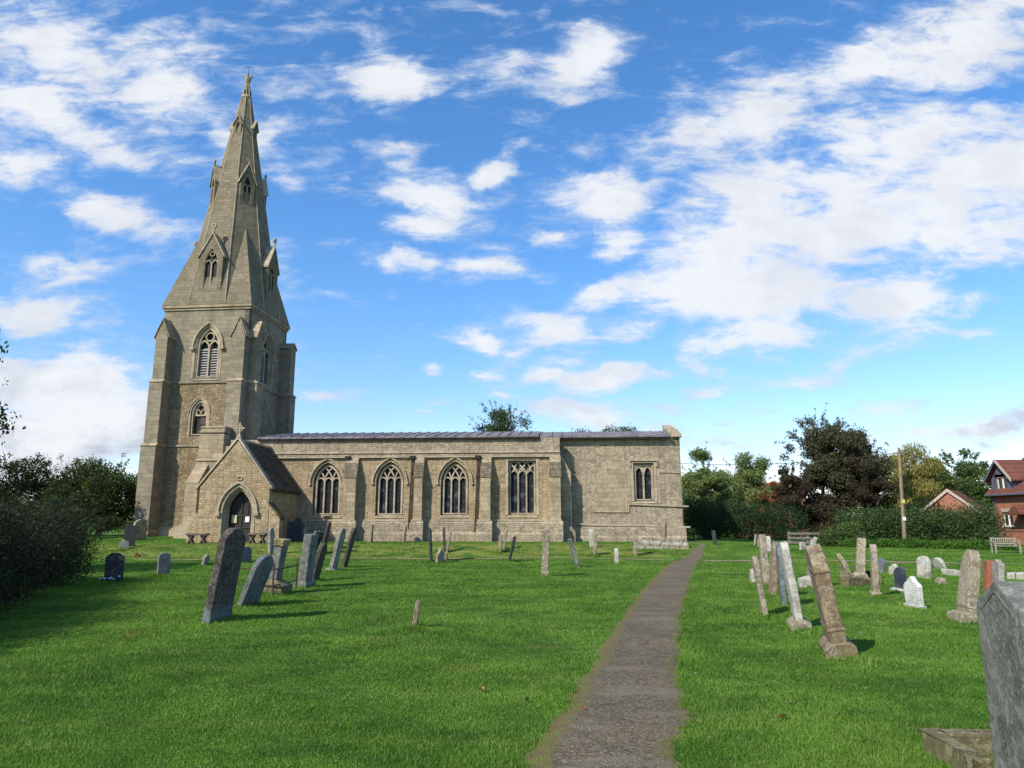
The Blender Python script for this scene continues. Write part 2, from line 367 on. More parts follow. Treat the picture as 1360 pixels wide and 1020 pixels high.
m, t = newmat('plain_dark_window_glass'); finish(t, (.02, .022, .03), .12, spec=.5); M['pane'] = m
M['white_paint'] = plain('cream_window_paint', (.78, .76, .68), (.68, .66, .58), 8, .5)
M['brick'] = stone('orange_red_brick', (.34, .145, .095), (.27, .11, .075), (.36, .27, .20), .225, .075, .004, (.26, .09, .055), .2, .4, .008, .15)
M['pantile'] = stone('clay_pantile_roof', (.20, .078, .056), (.145, .06, .045), (.07, .03, .025), .26, .30, .01, (.12, .05, .035), .3, .8, .03, .3)
M['bargeboard'] = plain('pale_barge_board', (.44, .36, .29), (.34, .28, .22), 8)
M['hung'] = plain('grey_lead_dormer_cladding', (.12, .12, .15), (.08, .08, .10), 6)
M['bark'] = plain('grey_brown_bark', (.11, .09, .065), (.06, .05, .035), 8, .95, .1, .8)
M['pole'] = plain('weathered_pole_timber', (.26, .20, .14), (.16, .12, .085), 6, .9, .1, .5)
M['fence'] = plain('pale_fence_timber', (.20, .185, .15), (.13, .12, .10), 7)
M['benchw'] = plain('bleached_bench_teak', (.33, .30, .235), (.21, .19, .145), 10)
M['dirt'] = plain('bare_soil', (.10, .075, .045), (.06, .045, .03), 9, .95, .1, .8)
# gravestones
G = {}
G['gold'] = grave('gold_lichened_cap', (.30, .22, .08), (.16, .12, .06), (.42, .40, .30), .5)
G['mossy'] = grave('mossy_brown_kerbstone', (.14, .11, .06), (.07, .06, .03), (.27, .25, .15), .45, (.36, .32, .16), .35)
G['brown'] = grave('dark_brown_slate', (.07, .056, .047), (.04, .034, .03), (.16, .155, .13), .22, (.30, .28, .24), .18)
G['nearslab'] = grave('dark_brown_slate_pale_foot', (.07, .054, .045), (.038, .032, .028), (.17, .16, .135), .35, (.33, .31, .27), .35, foot=((.15, .175, .19), .85, .40))
G['front'] = grave('weathered_grey_green_slate', (.155, .155, .135), (.075, .078, .066), (.24, .25, .21), .45, (.32, .33, .29), .35)
G['blue'] = grave('blue_grey_slate', (.125, .135, .145), (.07, .075, .082), (.21, .23, .22), .4, (.40, .42, .40), .25)
G['green'] = grave('green_grey_slate', (.15, .155, .14), (.075, .08, .07), (.26, .27, .24), .45, (.30, .30, .27), .25)
G['lime'] = grave('lichened_limestone', (.27, .215, .14), (.125, .10, .065), (.36, .34, .26), .42, (.5, .49, .42), .5)
G['grey'] = grave('grey_limestone', (.25, .235, .195), (.12, .11, .09), (.36, .35, .30), .4, (.48, .47, .42), .4)
G['white'] = grave('pale_weathered_stone', (.40, .38, .32), (.20, .185, .15), (.50, .49, .44), .5, (.62, .62, .58), .4)
G['rust'] = grave('orange_brown_stone', (.215, .15, .09), (.095, .068, .044), (.31, .27, .19), .5, (.42, .38, .28), .35)
G['marble'] = grave('white_marble', (.60, .59, .56), (.44, .43, .40), (.66, .65, .62), .3, (.5, .5, .47), .15, .5, .75)
G['black'] = grave('polished_dark_granite', (.035, .045, .065), (.025, .03, .045), (.06, .07, .09), .3, (.1, .1, .12), .2, .25)
G['red'] = grave('red_sandstone', (.30, .095, .055), (.20, .07, .045), (.28, .14, .09), .4, (.32, .2, .14), .2)
G['dark'] = grave('dark_grey_slate', (.05, .052, .055), (.035, .036, .04), (.09, .09, .08), .3, (.15, .15, .14), .2)  # slate dark in its own colour, for the darkest slabs
# ground
def ground_mat():
    m, t = newmat('mown_grass_turf')
    p = t.n('ShaderNodeNewGeometry', out=0)
    big, mid, fine = t.noise(p, .22, 5, .6), t.noise(p, 1.6, 6, .65), t.noise(p, 22, 6, .75)
    st = t.noise(t.vm('MULTIPLY', p, (.35, 2.2, 1)), 1.0, 5, .6)
    col = t.mix(t.rng(mid, .36, .64), (.062, .155, .016), (.036, .105, .012))
    col = t.mix(t.m('MULTIPLY', t.rng(big, .45, .65), .55), col, (.105, .20, .03))
    col = t.mix(t.m('MULTIPLY', t.rng(st, .50, .70), .6), col, (.14, .21, .04))
    col = t.mix(t.rng(fine, .42, .68, 0, .7), col, (.020, .060, .008))
    yel = t.m('MULTIPLY', t.rng(t.noise(p, .8, 5, .6), .60, .72), .6)
    col = t.mix(yel, col, (.19, .17, .05))
    sp = t.n('ShaderNodeSeparateXYZ', {0: p}).node.outputs
    bank = t.m('MULTIPLY', t.rng(sp[1], 31.2, 33), t.rng(sp[1], 39.5, 36))
    bank = t.m('MULTIPLY', bank, t.rng(t.noise(p, .9, 5, .65), .38, .62, 0, .75))
    col = t.mix(t.m('MULTIPLY', bank, t.rng(sp[0], 11, 6)), col, (.27, .27, .07))
    finish(t, col, .85, t.m('ADD', t.m('MULTIPLY', mid, .6), fine), .9, .05, .1)
    return m
M['turf'] = ground_mat()
def blade_mat():
    m, t = newmat('grass_blades')
    g = t.n('ShaderNodeNewGeometry').node; p = g.outputs['Position']
    big, mid = t.noise(p, .22, 5, .6), t.noise(p, 1.6, 6, .65)
    st = t.noise(t.vm('MULTIPLY', p, (.35, 2.2, 1)), 1.0, 5, .6)
    col = t.mix(t.rng(mid, .36, .64), (.118, .232, .028), (.062, .145, .019))
    col = t.mix(t.m('MULTIPLY', t.rng(big, .45, .65), .55), col, (.175, .31, .040))
    col = t.mix(t.m('MULTIPLY', t.rng(st, .50, .70), .55), col, (.23, .31, .07))
    col = t.mix(t.rng(g.outputs['Random Per Island'], .3, 0, 0, .35), col, (.035, .105, .014))
    col = t.mix(t.rng(t.noise(p, .55, 4, .6), .46, .60, 0, .6), col, (.185, .325, .045))
    col = t.mix(t.rng(t.noise(p, .42, 4, .6), .52, .66, 0, .65), col, (.050, .125, .014))
    col = t.mix(t.rng(g.outputs['Random Per Island'], .955, .985, 0, .75), col, (.30, .27, .10))
    yel = t.m('MULTIPLY', t.rng(t.noise(p, .8, 5, .6), .60, .72), .6)
    col = t.mix(yel, col, (.22, .19, .06))
    sp = t.n('ShaderNodeSeparateXYZ', {0: p}).node.outputs
    bank = t.m('MULTIPLY', t.rng(sp[1], 31.2, 33), t.rng(sp[1], 39.5, 36))
    bank = t.m('MULTIPLY', bank, t.rng(t.noise(p, .9, 5, .65), .38, .62, 0, .75))
    col = t.mix(t.m('MULTIPLY', bank, t.rng(sp[0], 11, 6)), col, (.30, .29, .08))
    b = t.n('ShaderNodeBsdfPrincipled', {'Base Color': col, 'Roughness': .55, 'Specular IOR Level': .25})
    tr = t.n('ShaderNodeBsdfTranslucent', {'Color': t.mix(.5, col, (.16, .36, .02))})
    t.nt.links.new(t.n('ShaderNodeMixShader', {0: .4, 1: b, 2: tr}), t.nt.nodes.new('ShaderNodeOutputMaterial').inputs[0])
    return m
M['blade'] = blade_mat()
def path_mat():
    m, t = newmat('worn_tarmac_path')
    p = t.n('ShaderNodeNewGeometry', out=0)
    uvn = t.n('ShaderNodeUVMap', uv_map='u'); e = t.n('ShaderNodeSeparateXYZ', {0: uvn}).node.outputs[0]
    a, b, c = t.noise(p, 1.3, 6, .65), t.noise(p, 38, 5, .8), t.noise(p, 7, 6, .7)
    vo = t.n('ShaderNodeTexVoronoi', {'Vector': p, 'Scale': 60.0})
    col = t.mix(t.rng(a, .35, .65), (.132, .103, .060), (.084, .066, .040))
    vc = t.n('ShaderNodeSeparateXYZ', {0: vo.node.outputs['Color']}).node.outputs[0]
    col = t.mix(t.rng(b, .50, .62, 0, .8), col, (.22, .18, .125))
    col = t.mix(t.rng(vc, .84, .97, 0, .6), col, (.32, .27, .20)); col = t.mix(t.rng(vc, .22, .05, 0, .6), col, (.04, .032, .025))
    col = t.mix(t.rng(c, .50, .66, 0, .45), col, (.20, .165, .12))
    col = t.mix(t.rng(b, .46, .34, 0, .7), col, (.035, .03, .026))
    ck = t.n('ShaderNodeTexVoronoi', {'Vector': t.vm('ADD', p, t.vm('MULTIPLY', t.noise(p, 2.5, 4, .7, out=1), (.5, .5, .5))), 'Scale': .75}, feature='DISTANCE_TO_EDGE')
    col = t.mix(t.m('MULTIPLY', t.rng(ck, .016, .003), .55), col, (.045, .045, .02))
    col = t.mix(t.m('MULTIPLY', t.rng(t.noise(t.vm('MULTIPLY', p, (.8, 1.6, 1)), 1.0, 4, .6), .50, .60), .45), col, (.20, .17, .12))
    dist = t.m('ABSOLUTE', t.m('SUBTRACT', e, .5))
    ew = t.m('ADD', dist, t.m('MULTIPLY', t.m('SUBTRACT', t.noise(p, 2.6, 6, .7), .5), .5))
    left = t.rng(e, .5, .0, 0, .10)
    col = t.mix(t.m('MULTIPLY', t.rng(t.m('ADD', ew, left), .34, .50), .85), col, t.mix(t.rng(c, .4, .62), (.13, .14, .03), (.14, .09, .045)))
    finish(t, col, .9, t.m('ADD', t.m('MULTIPLY', c, .4), t.n('ShaderNodeTexVoronoi', {'Vector': p, 'Scale': 75.0})), .9, .012, .2)
    return m
M['path'] = path_mat()
M['thin_path'] = plain('trodden_tan_path', (.27, .20, .13), (.18, .145, .09), 3, .95, .1, .6)
# ---------------------------------------------------------------- the church
CO, CTH = Vector((10.2, 41.3, 0)), R(-4)
church = empty('parish_church', CO, CTH)
tag(church, 'stone parish church with broach spire, gabled porch and long low leaded nave', 'church')
class Frame:
    def __init__(s, O, th): s.O = O; s.e = Vector((math.cos(th), math.sin(th), 0)); s.n = Vector((-math.sin(th), math.cos(th), 0))
    def south(s, px, py, n=0.0):      # (u, z) on the plane at depth n
        d = ray(px, py); C = Vector((0, 0, EYE)); k = ((s.O + s.n * n - C).dot(s.n)) / d.dot(s.n); P = C + d * k
        return (P - s.O).dot(s.e), P.z
    def east(s, px, py, u):           # (n, z) on the plane u = const
        d = ray(px, py); C = Vector((0, 0, EYE)); k = ((s.O + s.e * u - C).dot(s.e)) / d.dot(s.e); P = C + d * k
        return (P - s.O).dot(s.n), P.z
    def world(s, u, n, z): return s.O + s.e * u + s.n * n + Vector((0, 0, z))
F1 = Frame(CO, CTH)
def U(px, n=0.0, py=650): return F1.south(px, py, n)[0]
def Zc(py, n=0.0, px=600): return F1.south(px, py, n)[1]
def cpart(mb, name, mat, parent=church, bevel=0, label=None, **k):
    o = mb.build(name, mat, parent, bevel=bevel, **k)
    if label: o['label'] = label
    return o

z_eave = Zc(582.5); z_band = Zc(606); z_str = Zc(691.5); z_off = Zc(706.5); GZ = -.3
uW, uE = U(303), U(743.5)
print('church', uW, uE, z_eave, z_band, z_str, z_off)
# windows of the aisle: (centre px, half px, sill py, spring py, apex py, kind)
WIN = [(434.3, 15.6, 682.5, 641, 618), (517.6, 15.4, 682.5, 640, 617), (603.9, 15.5, 682, 640, 616.5)]
holes, wdat = [], []
for cx, hp, sy, py_, ay in WIN:
    u0, u1 = U(cx - hp), U(cx + hp); c = (u0 + u1) / 2; h = (u1 - u0) / 2
    zs, zp, za = Zc(sy, 0, cx), Zc(py_, 0, cx), Zc(ay, 0, cx)
    wdat.append((c, h, zs, zp, za)); holes.append(arch(c, h + .14, zs - .1, zp, za + .17))
sqx0, sqx1, sqz0, sqz1 = U(677), U(710), Zc(681.8), Zc(613.8)
holes.append([(sqx0 - .1, sqz0 - .1), (sqx1 + .1, sqz0 - .1), (sqx1 + .1, sqz1 + .06), (sqx0 - .1, sqz1 + .06)])
mb = MB().panel([(uW, GZ), (uE, GZ), (uE, z_band), (uW, z_band)], holes, SOUTH, 0, .34)
cpart(mb, 'aisle_wall', M['aisle'])
# upper band with its moulding, eaves and plinth
mb = MB().box(uW, uE + .02, -.10, .4, z_band, z_eave)
cpart(mb, 'parapet_band', M['chancel'])
mb = MB()
b1 = Zc(601)
mb.box(uW - .02, uE + .05, -.16, -.10, b1 - .04, b1 + .05); mb.box(uW, uE + .03, -.15, .0, z_band - .07, z_band + .003)
cpart(mb, 'string_course', M['dress'])
mb = MB()
def plinth(mb, u0, u1, n0, z1, z2, back=.6):
    mb.prism([(n0, z1), (n0 - .12, z1 - .12), (n0 - .12, z2), (n0 - .2, z2 - .14), (n0 - .2, GZ), (n0 + back, GZ), (n0 + back, z1)], lambda a, z, d: (d, a, z), u0, u1)
plinth(mb, uW, uE + .1, -.02, z_str, z_off)
cpart(mb, 'plinth', M['chancel'])
mb = MB().box(uW, uE + .08, -.09, .0, z_str - .03, z_str + .07)
cpart(mb, 'plinth_moulding', M['dress'])
# body behind the walls
mb = MB().box(U(345), uE - .02, .42, 8.6, GZ, z_eave - .05); mb.box(uE - .1, U(904, .9) , 1.35, 8.0, GZ, z_eave - .15)
cpart(mb, 'inner_wall', M['chancel'])

def window(c, h, zs, zp, za, lights, mp_out=0, frame='arch', name='window', n0=0.20, fr=church, mpf=SOUTH, glassmat=None, bar=.085, hood=True, hoodw=.075, hz=None, sub=True):
    """tracery window: stone bars in the recess with glass behind; mpf maps (a, z, depth)"""
    mb = MB(); n1 = n0 + .12
    out = arch(c, h, zs, zp, za, 12) if frame == 'arch' else [(c - h, zs), (c + h, zs), (c + h, za), (c - h, za)]
    mb.strip(out, .12, mpf, n0 - .05, n1, closed=True)
    lw = 2 * h / lights
    if frame == 'arch':
        w, r = h, za - zp; Rd = (w * w + r * r) / (2 * w)
    else:
        w = h; Rd = lw * 1.35
    def inside(x, z):
        if frame != 'arch': return abs(x - c) < h and z < za
        if z < zp: return abs(x - c) < h
        if abs(x - c) >= h: return False
        q = Rd * Rd - (z - zp) ** 2
        return z < za and q > 0 and abs(x - c) < (math.sqrt(q) - (Rd - w)) + .01
    hl = zp + (0 if lights > 1 else 0)
    for i in range(1, lights):
        x = c - h + lw * i
        mb.strip([(x, zs), (x, hl)], bar, mpf, n0, n1)
        for sg in (-1, 1):           # mullions branch into intersecting curves
            pts = []
            for k in range(13):
                z = hl + (za - hl) * k / 12
                q = Rd * Rd - (z - hl) ** 2
                if q <= 0: break
                xx = x + sg * (Rd - math.sqrt(q))
                if not inside(xx, z): break
                pts.append((xx, z))
            if len(pts) > 1: mb.strip(pts, bar * .85, mpf, n0 + .003 * sg, n1 - .003 * sg)
    if lights > 1:
        for sgn in (1,):             # the head of each light
            for i in range(lights):
                x0 = c - h + lw * (i + .5)
                ap = archtop(x0, lw / 2, hl - .02, hl + lw * .62, 6)
                ap = [p for p in ap if inside(p[0] * .98 + c * .02, p[1])]
                if len(ap) > 2: mb.strip(ap, bar * .8, mpf, n0 + .006, n1 - .006)
    if frame == 'square' and lights == 3:
        for i in range(lights * 2 - 1):
            x0 = c - h + lw * (.5 + .5 * i)
            z0 = hl + lw * (.55 if i % 2 == 0 else .95)
    sill = MB()
    mb.hexa([mpf(c - h - .16, zs - .24, -.04), mpf(c + h + .16, zs - .24, -.04), mpf(c + h + .16, zs - .24, .33), mpf(c - h - .16, zs - .24, .33),
             mpf(c - h - .16, zs - .20, -.04), mpf(c + h + .16, zs - .20, -.04), mpf(c + h + .16, zs + .02, .33), mpf(c - h - .16, zs + .02, .33)])
    o = mb.build(name, M['dress'], fr)
    gl = MB().prism(out, mpf, n1 + .01, n1 + .03)
    gl.build('glass', glassmat or M['glass'], o)
    if hood and frame == 'arch':
        ap = archtop(c, h + .34, zp - .05, za + (hz or .40), 12)
        hm = MB(); hm.strip(ap, hoodw, mpf, -.10, .01)
        for x in (ap[0][0], ap[-1][0]):
            hm.prism([(x - .07, zp - .15), (x + .07, zp - .15), (x + .07, zp - .03), (x - .07, zp - .03)], mpf, -.11, .01)
        # splayed jamb between hood and opening
        hm.build('hood_mould', M['dress'], o)
        jm = MB(); jm.strip(arch(c, h + .19, zs - .1, zp, za + .23, 12)[1:] + [arch(c, h + .19, zs - .1, zp, za + .23, 12)[0]], .12, mpf, .012, .2)
        jm.build('jamb', M['ashlar'], o)
    return o
for c, h, zs, zp, za in wdat: window(c, h, zs, zp, za, 3)
# square-headed reticulated window
c = (sqx0 + sqx1) / 2; h = (sqx1 - sqx0) / 2; zp = Zc(632)
o = window(c, h, sqz0, zp, sqz1, 3, frame='square')
mb = MB(); lw = 2 * h / 3
for i in range(4):
    x = c - h + lw * i; zt = sqz1
    for sg in (-1, 1):
        pts = [(x, zp + .02), (x + sg * lw * .12, zp + lw * .35), (x + sg * lw * .40, zp + lw * .62), (x + sg * lw * .5, zp + lw * .85), (x + sg * lw * .42, zp + lw * 1.08), (x + sg * lw * .1, zt - .05), (x, zt)]
        pts = [p for p in pts if abs(p[0] - c) <= h]
        if len(pts) > 1: mb.strip(pts, .07, SOUTH, .21 + .004 * sg, .315)
mb.build('tracery', M['dress'], o)
fr = MB(); q = .17
fr.strip([(c - h - q, sqz0 - .1), (c - h - q, sqz1 + q), (c + h + q, sqz1 + q), (c + h + q, sqz0 - .1)], .17, SOUTH, -.03, .12)
fr.build('jamb', M['dress'], o)
# buttresses of the aisle
BUT = [(460.0, 475.5), (552, 563), (640.5, 652.5)]
for x0, x1 in BUT + [(731, 744.6)]:
    a, b = U(x0), U(x1); zt, zm = z_band - .02, Zc(634); p = .55
    mb = MB()
    mb.prism([(.0, GZ), (-p, GZ), (-p, zm), (-.12, zt), (.0, zt)], lambda y, z, d: (d, y, z), a, b)
    bt = cpart(mb, 'buttress', M['ashlar'])
    mb = MB(); mb.prism([(-p - .04, zm - .03), (-.10, zt + .02), (-.10, zt - .1), (-p + .05, zm - .05)], lambda y, z, d: (d, y, z), a - .04, b + .04)
    mb.build('weathering', M['lichen'], bt)
    mb = MB(); plinth(mb, a - .12, b + .12, -p - .02, z_str - .02, z_off + .02, .5); mb.build('base', M['chancel'], bt)
    mb = MB().box(a - .05, b + .05, -p - .06, .0, z_str - .02, z_str + .06); mb.build('moulding', M['dress'], bt)
# east-going buttress at the corner, set back from the face
a, b = uE + .003, U(758.5, .13); mb = MB()
zt, zm = Zc(601, .45, 750), Zc(628, .45, 750)
mb.prism([(a, GZ), (b, GZ), (b, zm), (a, zt)], SOUTH, .13, 1.05)
bt = cpart(mb, 'corner_buttress', M['ashlar'])
mb = MB(); mb.prism([(a + .01, GZ), (b + .22, GZ), (b + .22, z_off), (b + .02, z_off + .3), (a + .01, z_off + .3)], SOUTH, .02, 1.2); mb.build('base', M['chancel'], bt)
# downpipes with hoppers
for x, zb in ((461.5, Zc(704)), (547.5, Zc(702)), (634.7, Zc(707))):
    u = U(x); mb = MB()
    mb.tube([(u, -.16, z_band - .05), (u - .02, -.12, z_band - .5), (u - .14, -.12, zb)], .05, 8)
    mb.hexa([(u - .1, -.26, z_band - .18), (u + .1, -.26, z_band - .18), (u + .1, -.05, z_band - .18), (u - .1, -.05, z_band - .18),
             (u - .17, -.32, z_band + .02), (u + .17, -.32, z_band + .02), (u + .17, -.05, z_band + .02), (u - .17, -.05, z_band + .02)])
    for k in range(3): mb.box(u - .13, u + .0, -.18, -.02, zb + .4 + k * 1.4, zb + .45 + k * 1.4)
    cpart(mb, 'downpipe', M['pipe'])
# nave roof and chancel roof in lead with rolls
def roof(u0, u1, n0, n1, z0, rise, name, step=.62):
    mb = MB(); mp = lambda y, z, d: (d, y, z)
    mb.prism([(n0, z0), (n0, z0 + .10), (n1, z0 + .10 + rise), (2 * n1 - n0, z0 + .10), (2 * n1 - n0, z0)], mp, u0, u1)
    o = cpart(mb, name, M['lead'])
    rl = MB(); k = u0 + .1
    while k < u1:
        rl.tube([(k, n0 - .01, z0 + .0), (k, n0 - .01, z0 + .12), (k, n1, z0 + .12 + rise)], .032, 6); k += step * random.uniform(.93, 1.07)
    rl.build('lead_rolls', M['lead'], o)
    ev = MB().box(u0, u1, n0 + .06, n0 + .3, z0 - .09, z0 - .002); ev.build('eaves_shadow_strip', M['pipe'], o)  # near-black strip standing in for the gutter's shadow line under the eaves
    return o
uS = U(715.5)
roof(U(340), uS, -.32, 4.6, z_eave + .02, .84, 'nave_roof')
z_ech = Zc(582.3, .9, 800)
roof(uS + .02, U(892, .6), .48, 4.6, z_ech + .02, .74, 'chancel_roof')
mb = MB().box(uS - .12, uS + .0, -.34, 4.5, z_eave - .1, z_eave + .25)
# chancel
cW, cE = uE - .3, U(905.5, .9)
CN = .9
wc = (U(855.5, CN), (U(867.3, CN) - U(844, CN)) / 2, Zc(663.5, CN, 855), Zc(630, CN, 855), Zc(617.5, CN, 855))
c, h, zs, zp, za = wc
mp = lambda a, z, d: (a, CN + d, z)
mb = MB().panel([(cW, GZ), (cE, GZ), (cE, z_ech), (cW, z_ech)], [[(c - h - .1, zs - .1), (c + h + .1, zs - .1), (c + h + .1, za + .1), (c - h - .1, za + .1)]], mp, 0, .34)
cpart(mb, 'chancel_wall', M['chancel'])
mb = MB(); out = [(c - h, zs), (c + h, zs), (c + h, za), (c - h, za)]
mb.strip(out, .14, mp, .1, .3, closed=True); mb.strip([(c, zs), (c, zp + .1)], .10, mp, .17, .3)
lw = h
for sx_ in (-1, 1):
    xa = c + sx_ * lw / 2; ap = archtop(xa, lw / 2 - .02, zp - .0, za - .07, 8)
    mb.strip(ap, .09, mp, .16, .295)
    poly = ap + [(xa - lw / 2 + .02, za), (xa + lw / 2 - .02, za)]
    mb.panel([(xa - lw / 2, zp), (xa + lw / 2, zp), (xa + lw / 2, za), (xa - lw / 2, za)], [ap[:-1] + [(ap[-1][0] + .001, ap[-1][1])]], mp, .20, .28, sides=False)
mb.hexa([mp(c - h - .2, zs - .22, -.05), mp(c + h + .2, zs - .22, -.05), mp(c + h + .2, zs - .22, .33), mp(c - h - .2, zs - .22, .33),
         mp(c - h - .2, zs - .17, -.05), mp(c + h + .2, zs - .17, -.05), mp(c + h + .2, zs + .02, .33), mp(c - h - .2, zs + .02, .33)])
o = cpart(mb, 'window', M['dress'])
MB().prism(out, mp, .30, .32).build('glass', M['glass'], o)
fr = MB(); q = .16
fr.strip([(c - h - q, zs - .1), (c - h - q, za + q), (c + h + q, za + q), (c + h + q, zs - .1)], .16, mp, -.03, .1)
fr.build('jamb', M['dress'], o)
fr = MB(); q = .27; fr.strip([(c - h - q, za - .1), (c - h - q, za + q), (c + h + q, za + q), (c + h + q, za - .1)], .08, mp, -.10, .005); fr.build('hood_mould', M['dress'], o)
# plinth, strings and the ghost of a blocked doorway on the chancel
mb = MB(); zl = Zc(672, CN, 900)
plinth(mb, cW + .3, cE + .13, CN - .05, Zc(699, CN, 860), Zc(711.5, CN, 900), .5)
mb.box(cE - .3, cE + .13, CN + .2, 8.1, GZ, Zc(699, CN, 860)-.05)
cpart(mb, 'plinth', M['chancel'], label='rough stepped plinth under the chancel wall')
def mz(a, py): return (U(a, CN), Zc(py, CN, a))
for pts_, w_, d0, d1 in (([mz(835, 669.5), mz(872, 671), mz(913, 672.5)], .09, -.09, .005), ([mz(787, 679.5), mz(834, 679.8), mz(834.6, 670)], .07, -.06, .006),
                         ([mz(876, 627), mz(909, 627.5)], .06, -.05, .005)):
    mb = MB(); mb.strip(pts_, w_, mp, d0, d1); cpart(mb, 'string_course', M['dress'])
mb = MB(); mb.strip([mz(766, 696), mz(800, 697.5), mz(850, 697.8), mz(914, 700)], .10, mp, -.13, -.05)
cpart(mb, 'string_course', M['dress'])
mb = MB()
mb.panel([mz(789, 679), mz(833, 679), mz(833, 640), mz(826, 622), mz(812, 611), mz(798, 622), mz(790, 640)], [], mp, -.012, .01)
cpart(mb, 'blocked_doorway', M['ashlar'], label='faint outline of a blocked pointed doorway in the chancel wall')
# east gable parapet of the chancel with sloping coping
mb = MB(); a, b = cE - .42, cE
mp2 = lambda y, z, d: (d, y, z)
mb.prism([(CN - .0, z_ech - .5), (CN - .0, z_ech + .12), (4.6, z_ech + 1.05), (8.2, z_ech + .12), (8.2, z_ech - .5)], mp2, a, b - .003)
cpart(mb, 'east_gable_parapet', M['ashlar'])
mb = MB(); mb.prism([(CN - .12, z_ech + .02), (CN - .12, z_ech + .22), (4.6, z_ech + 1.25), (4.6, z_ech + 1.05), (CN, z_ech + .1)], mp2, a - .05, b + .10)
mb.hexa([(a - .05, CN - .18, z_ech + .05), (b + .12, CN - .18, z_ech + .05), (b + .12, CN + .5, z_ech + .05), (a - .05, CN + .5, z_ech + .05),
         (a + .0, CN - .1, z_ech + .50), (a + .30, CN - .1, z_ech + .50), (a + .30, CN + .3, z_ech + .58), (a + .0, CN + .3, z_ech + .58)])
cpart(mb, 'gable_coping', M['dress'])
mb = MB().box(cE - .5, cE - .003, CN + .1, 8.1, GZ, z_ech + .2); cpart(mb, 'east_wall', M['chancel'])

# ---- porch
PN = -4.4
pz = lambda px, py: F1.south(px, py, PN)
apx = pz(316.5, 584); gl_ = pz(264.5, 647.5); gr = pz(359, 646.5)
al = pz(295.5, 723)[0]; ar = pz(329.5, 723)[0]; ac, ah = (al + ar) / 2, (ar - al) / 2
dspr, dap = pz(312, 680)[1], pz(312, 651)[1]
pl_, pr_ = gl_[0], gr[0]
mp = lambda a, z, d: (a, PN + d, z)
mb = MB().panel([(pl_ + .05, GZ), (pr_ - .03, GZ), (pr_ - .03, gr[1]), (apx[0], apx[1] - .05), (pl_ + .05, gl_[1])], [arch(ac, ah + .16, GZ + .01, dspr, dap + .18, 12)], mp, 0, .5)
cpart(mb, 'porch_front', M['aisle'])
mb = MB()
mb.box(pr_ - .45, pr_ - .05, PN + .45, -.02, GZ, gr[1] - .02); cpart(mb, 'porch_side_wall', M['aisle'])
mb = MB(); mb.box(pl_ + .07, pl_ + .45, PN + .45, -.02, GZ, gl_[1] - .02); cpart(mb, 'porch_side_wall', M['aisle'])
mb = MB()
for k, (ww, d0, d1) in enumerate(((.12, .0, .16), (.11, .14, .30), (.09, .28, .46))):
    q = .20 - .10 * k
    mb.strip(arch(ac, ah + q, GZ + .02, dspr, dap + q * 1.15, 12)[1:] + [(ac - ah - q, GZ + .02)], ww, mp, d0 - .02, d1)
cpart(mb, 'porch_arch', M['dress'])
mb = MB(); ap = archtop(ac, ah + .36, dspr, dap + .41, 12); mb.strip(ap, .10, mp, -.12, .01)
for x in (ap[0][0], ap[-1][0]): mb.prism([(x - .12, dspr - .2), (x + .12, dspr - .2), (x + .12, dspr + .02), (x - .12, dspr + .02)], mp, -.17, .01)
cpart(mb, 'porch_hood_mould', M['dress'])
mb = MB(); mb.strip(arch(ac - .0, .13, pz(311, 637)[1], pz(311, 635)[1], pz(311, 632.5)[1], 5), .05, mp, -.06, .005, closed=True); cpart(mb, 'niche', M['dress'])
# inner doorway: double doors at the back of the porch mouth
mb = MB().panel(arch(ac, ah + .1, GZ, dspr, dap, 12), [], mp, .55, .62)
dr = cpart(mb, 'porch_door', M['door'])
mb = MB(); mb.strip([(ac, GZ), (ac, dap - .1)], .05, mp, .50, .56); mb.strip([(ac - ah, dspr - .2), (ac + ah, dspr - .2)], .07, mp, .50, .55)
for i in range(1, 4): mb.strip([(ac - ah + .5 * ah * i, dspr - .2), (ac - ah + .5 * ah * i, dspr + .5)], .025, mp, .51, .55)
mb.strip([(ac - ah, pz(312, 701)[1]), (ac + ah, pz(312, 701)[1])], .05, mp, .50, .55)
mb.build('door_frame', M['pipe'], dr)
a, z1 = pz(302.5, 684); b, z0 = pz(308.5, 694.5)
MB().box(a, b, PN + .49, PN + .51, z0, z1).build('poster', M['poster'], dr)
a, z1 = pz(320.5, 686); b, z0 = pz(325.5, 693.5)
MB().box(a, b, PN + .49, PN + .51, z0, z1).build('notice', M['paper'], dr)
# corner buttresses with long slopes
mb = MB(); xl = pz(250.5, 700)[0]; xo = pz(247, 716)[0]
mb.prism([(pl_ + .1, GZ), (xo, GZ), (xo, pz(248, 706)[1]), (xl, pz(251, 700)[1]), (pl_ + .1, pz(264, 674)[1])], mp, .03, .55)
mb.prism([(pl_ + .0, GZ), (pl_ + .9, GZ), (pl_ + .9, pz(270, 690)[1]), (pl_ + .0, pz(270, 690)[1])], mp, -.15, .1) if False else None
cpart(mb, 'porch_buttress', M['aisle']); mb = MB(); xr = pz(371, 690)[0]
mb.prism([(pr_ - .1, GZ), (xr, GZ), (xr, pz(371, 688)[1]), (pr_ - .1, pz(360, 668)[1])], mp, .03, .55)
cpart(mb, 'porch_buttress', M['aisle'])
mb = MB(); mb.prism([(xr + .05, pz(371, 690)[1]), (xr + .05, pz(371, 688)[1] + .06), (pr_ - .1, pz(360, 668)[1] + .12), (pr_ - .1, pz(360, 668)[1])], mp, .0, .6); cpart(mb, 'buttress_coping', M['tile'])
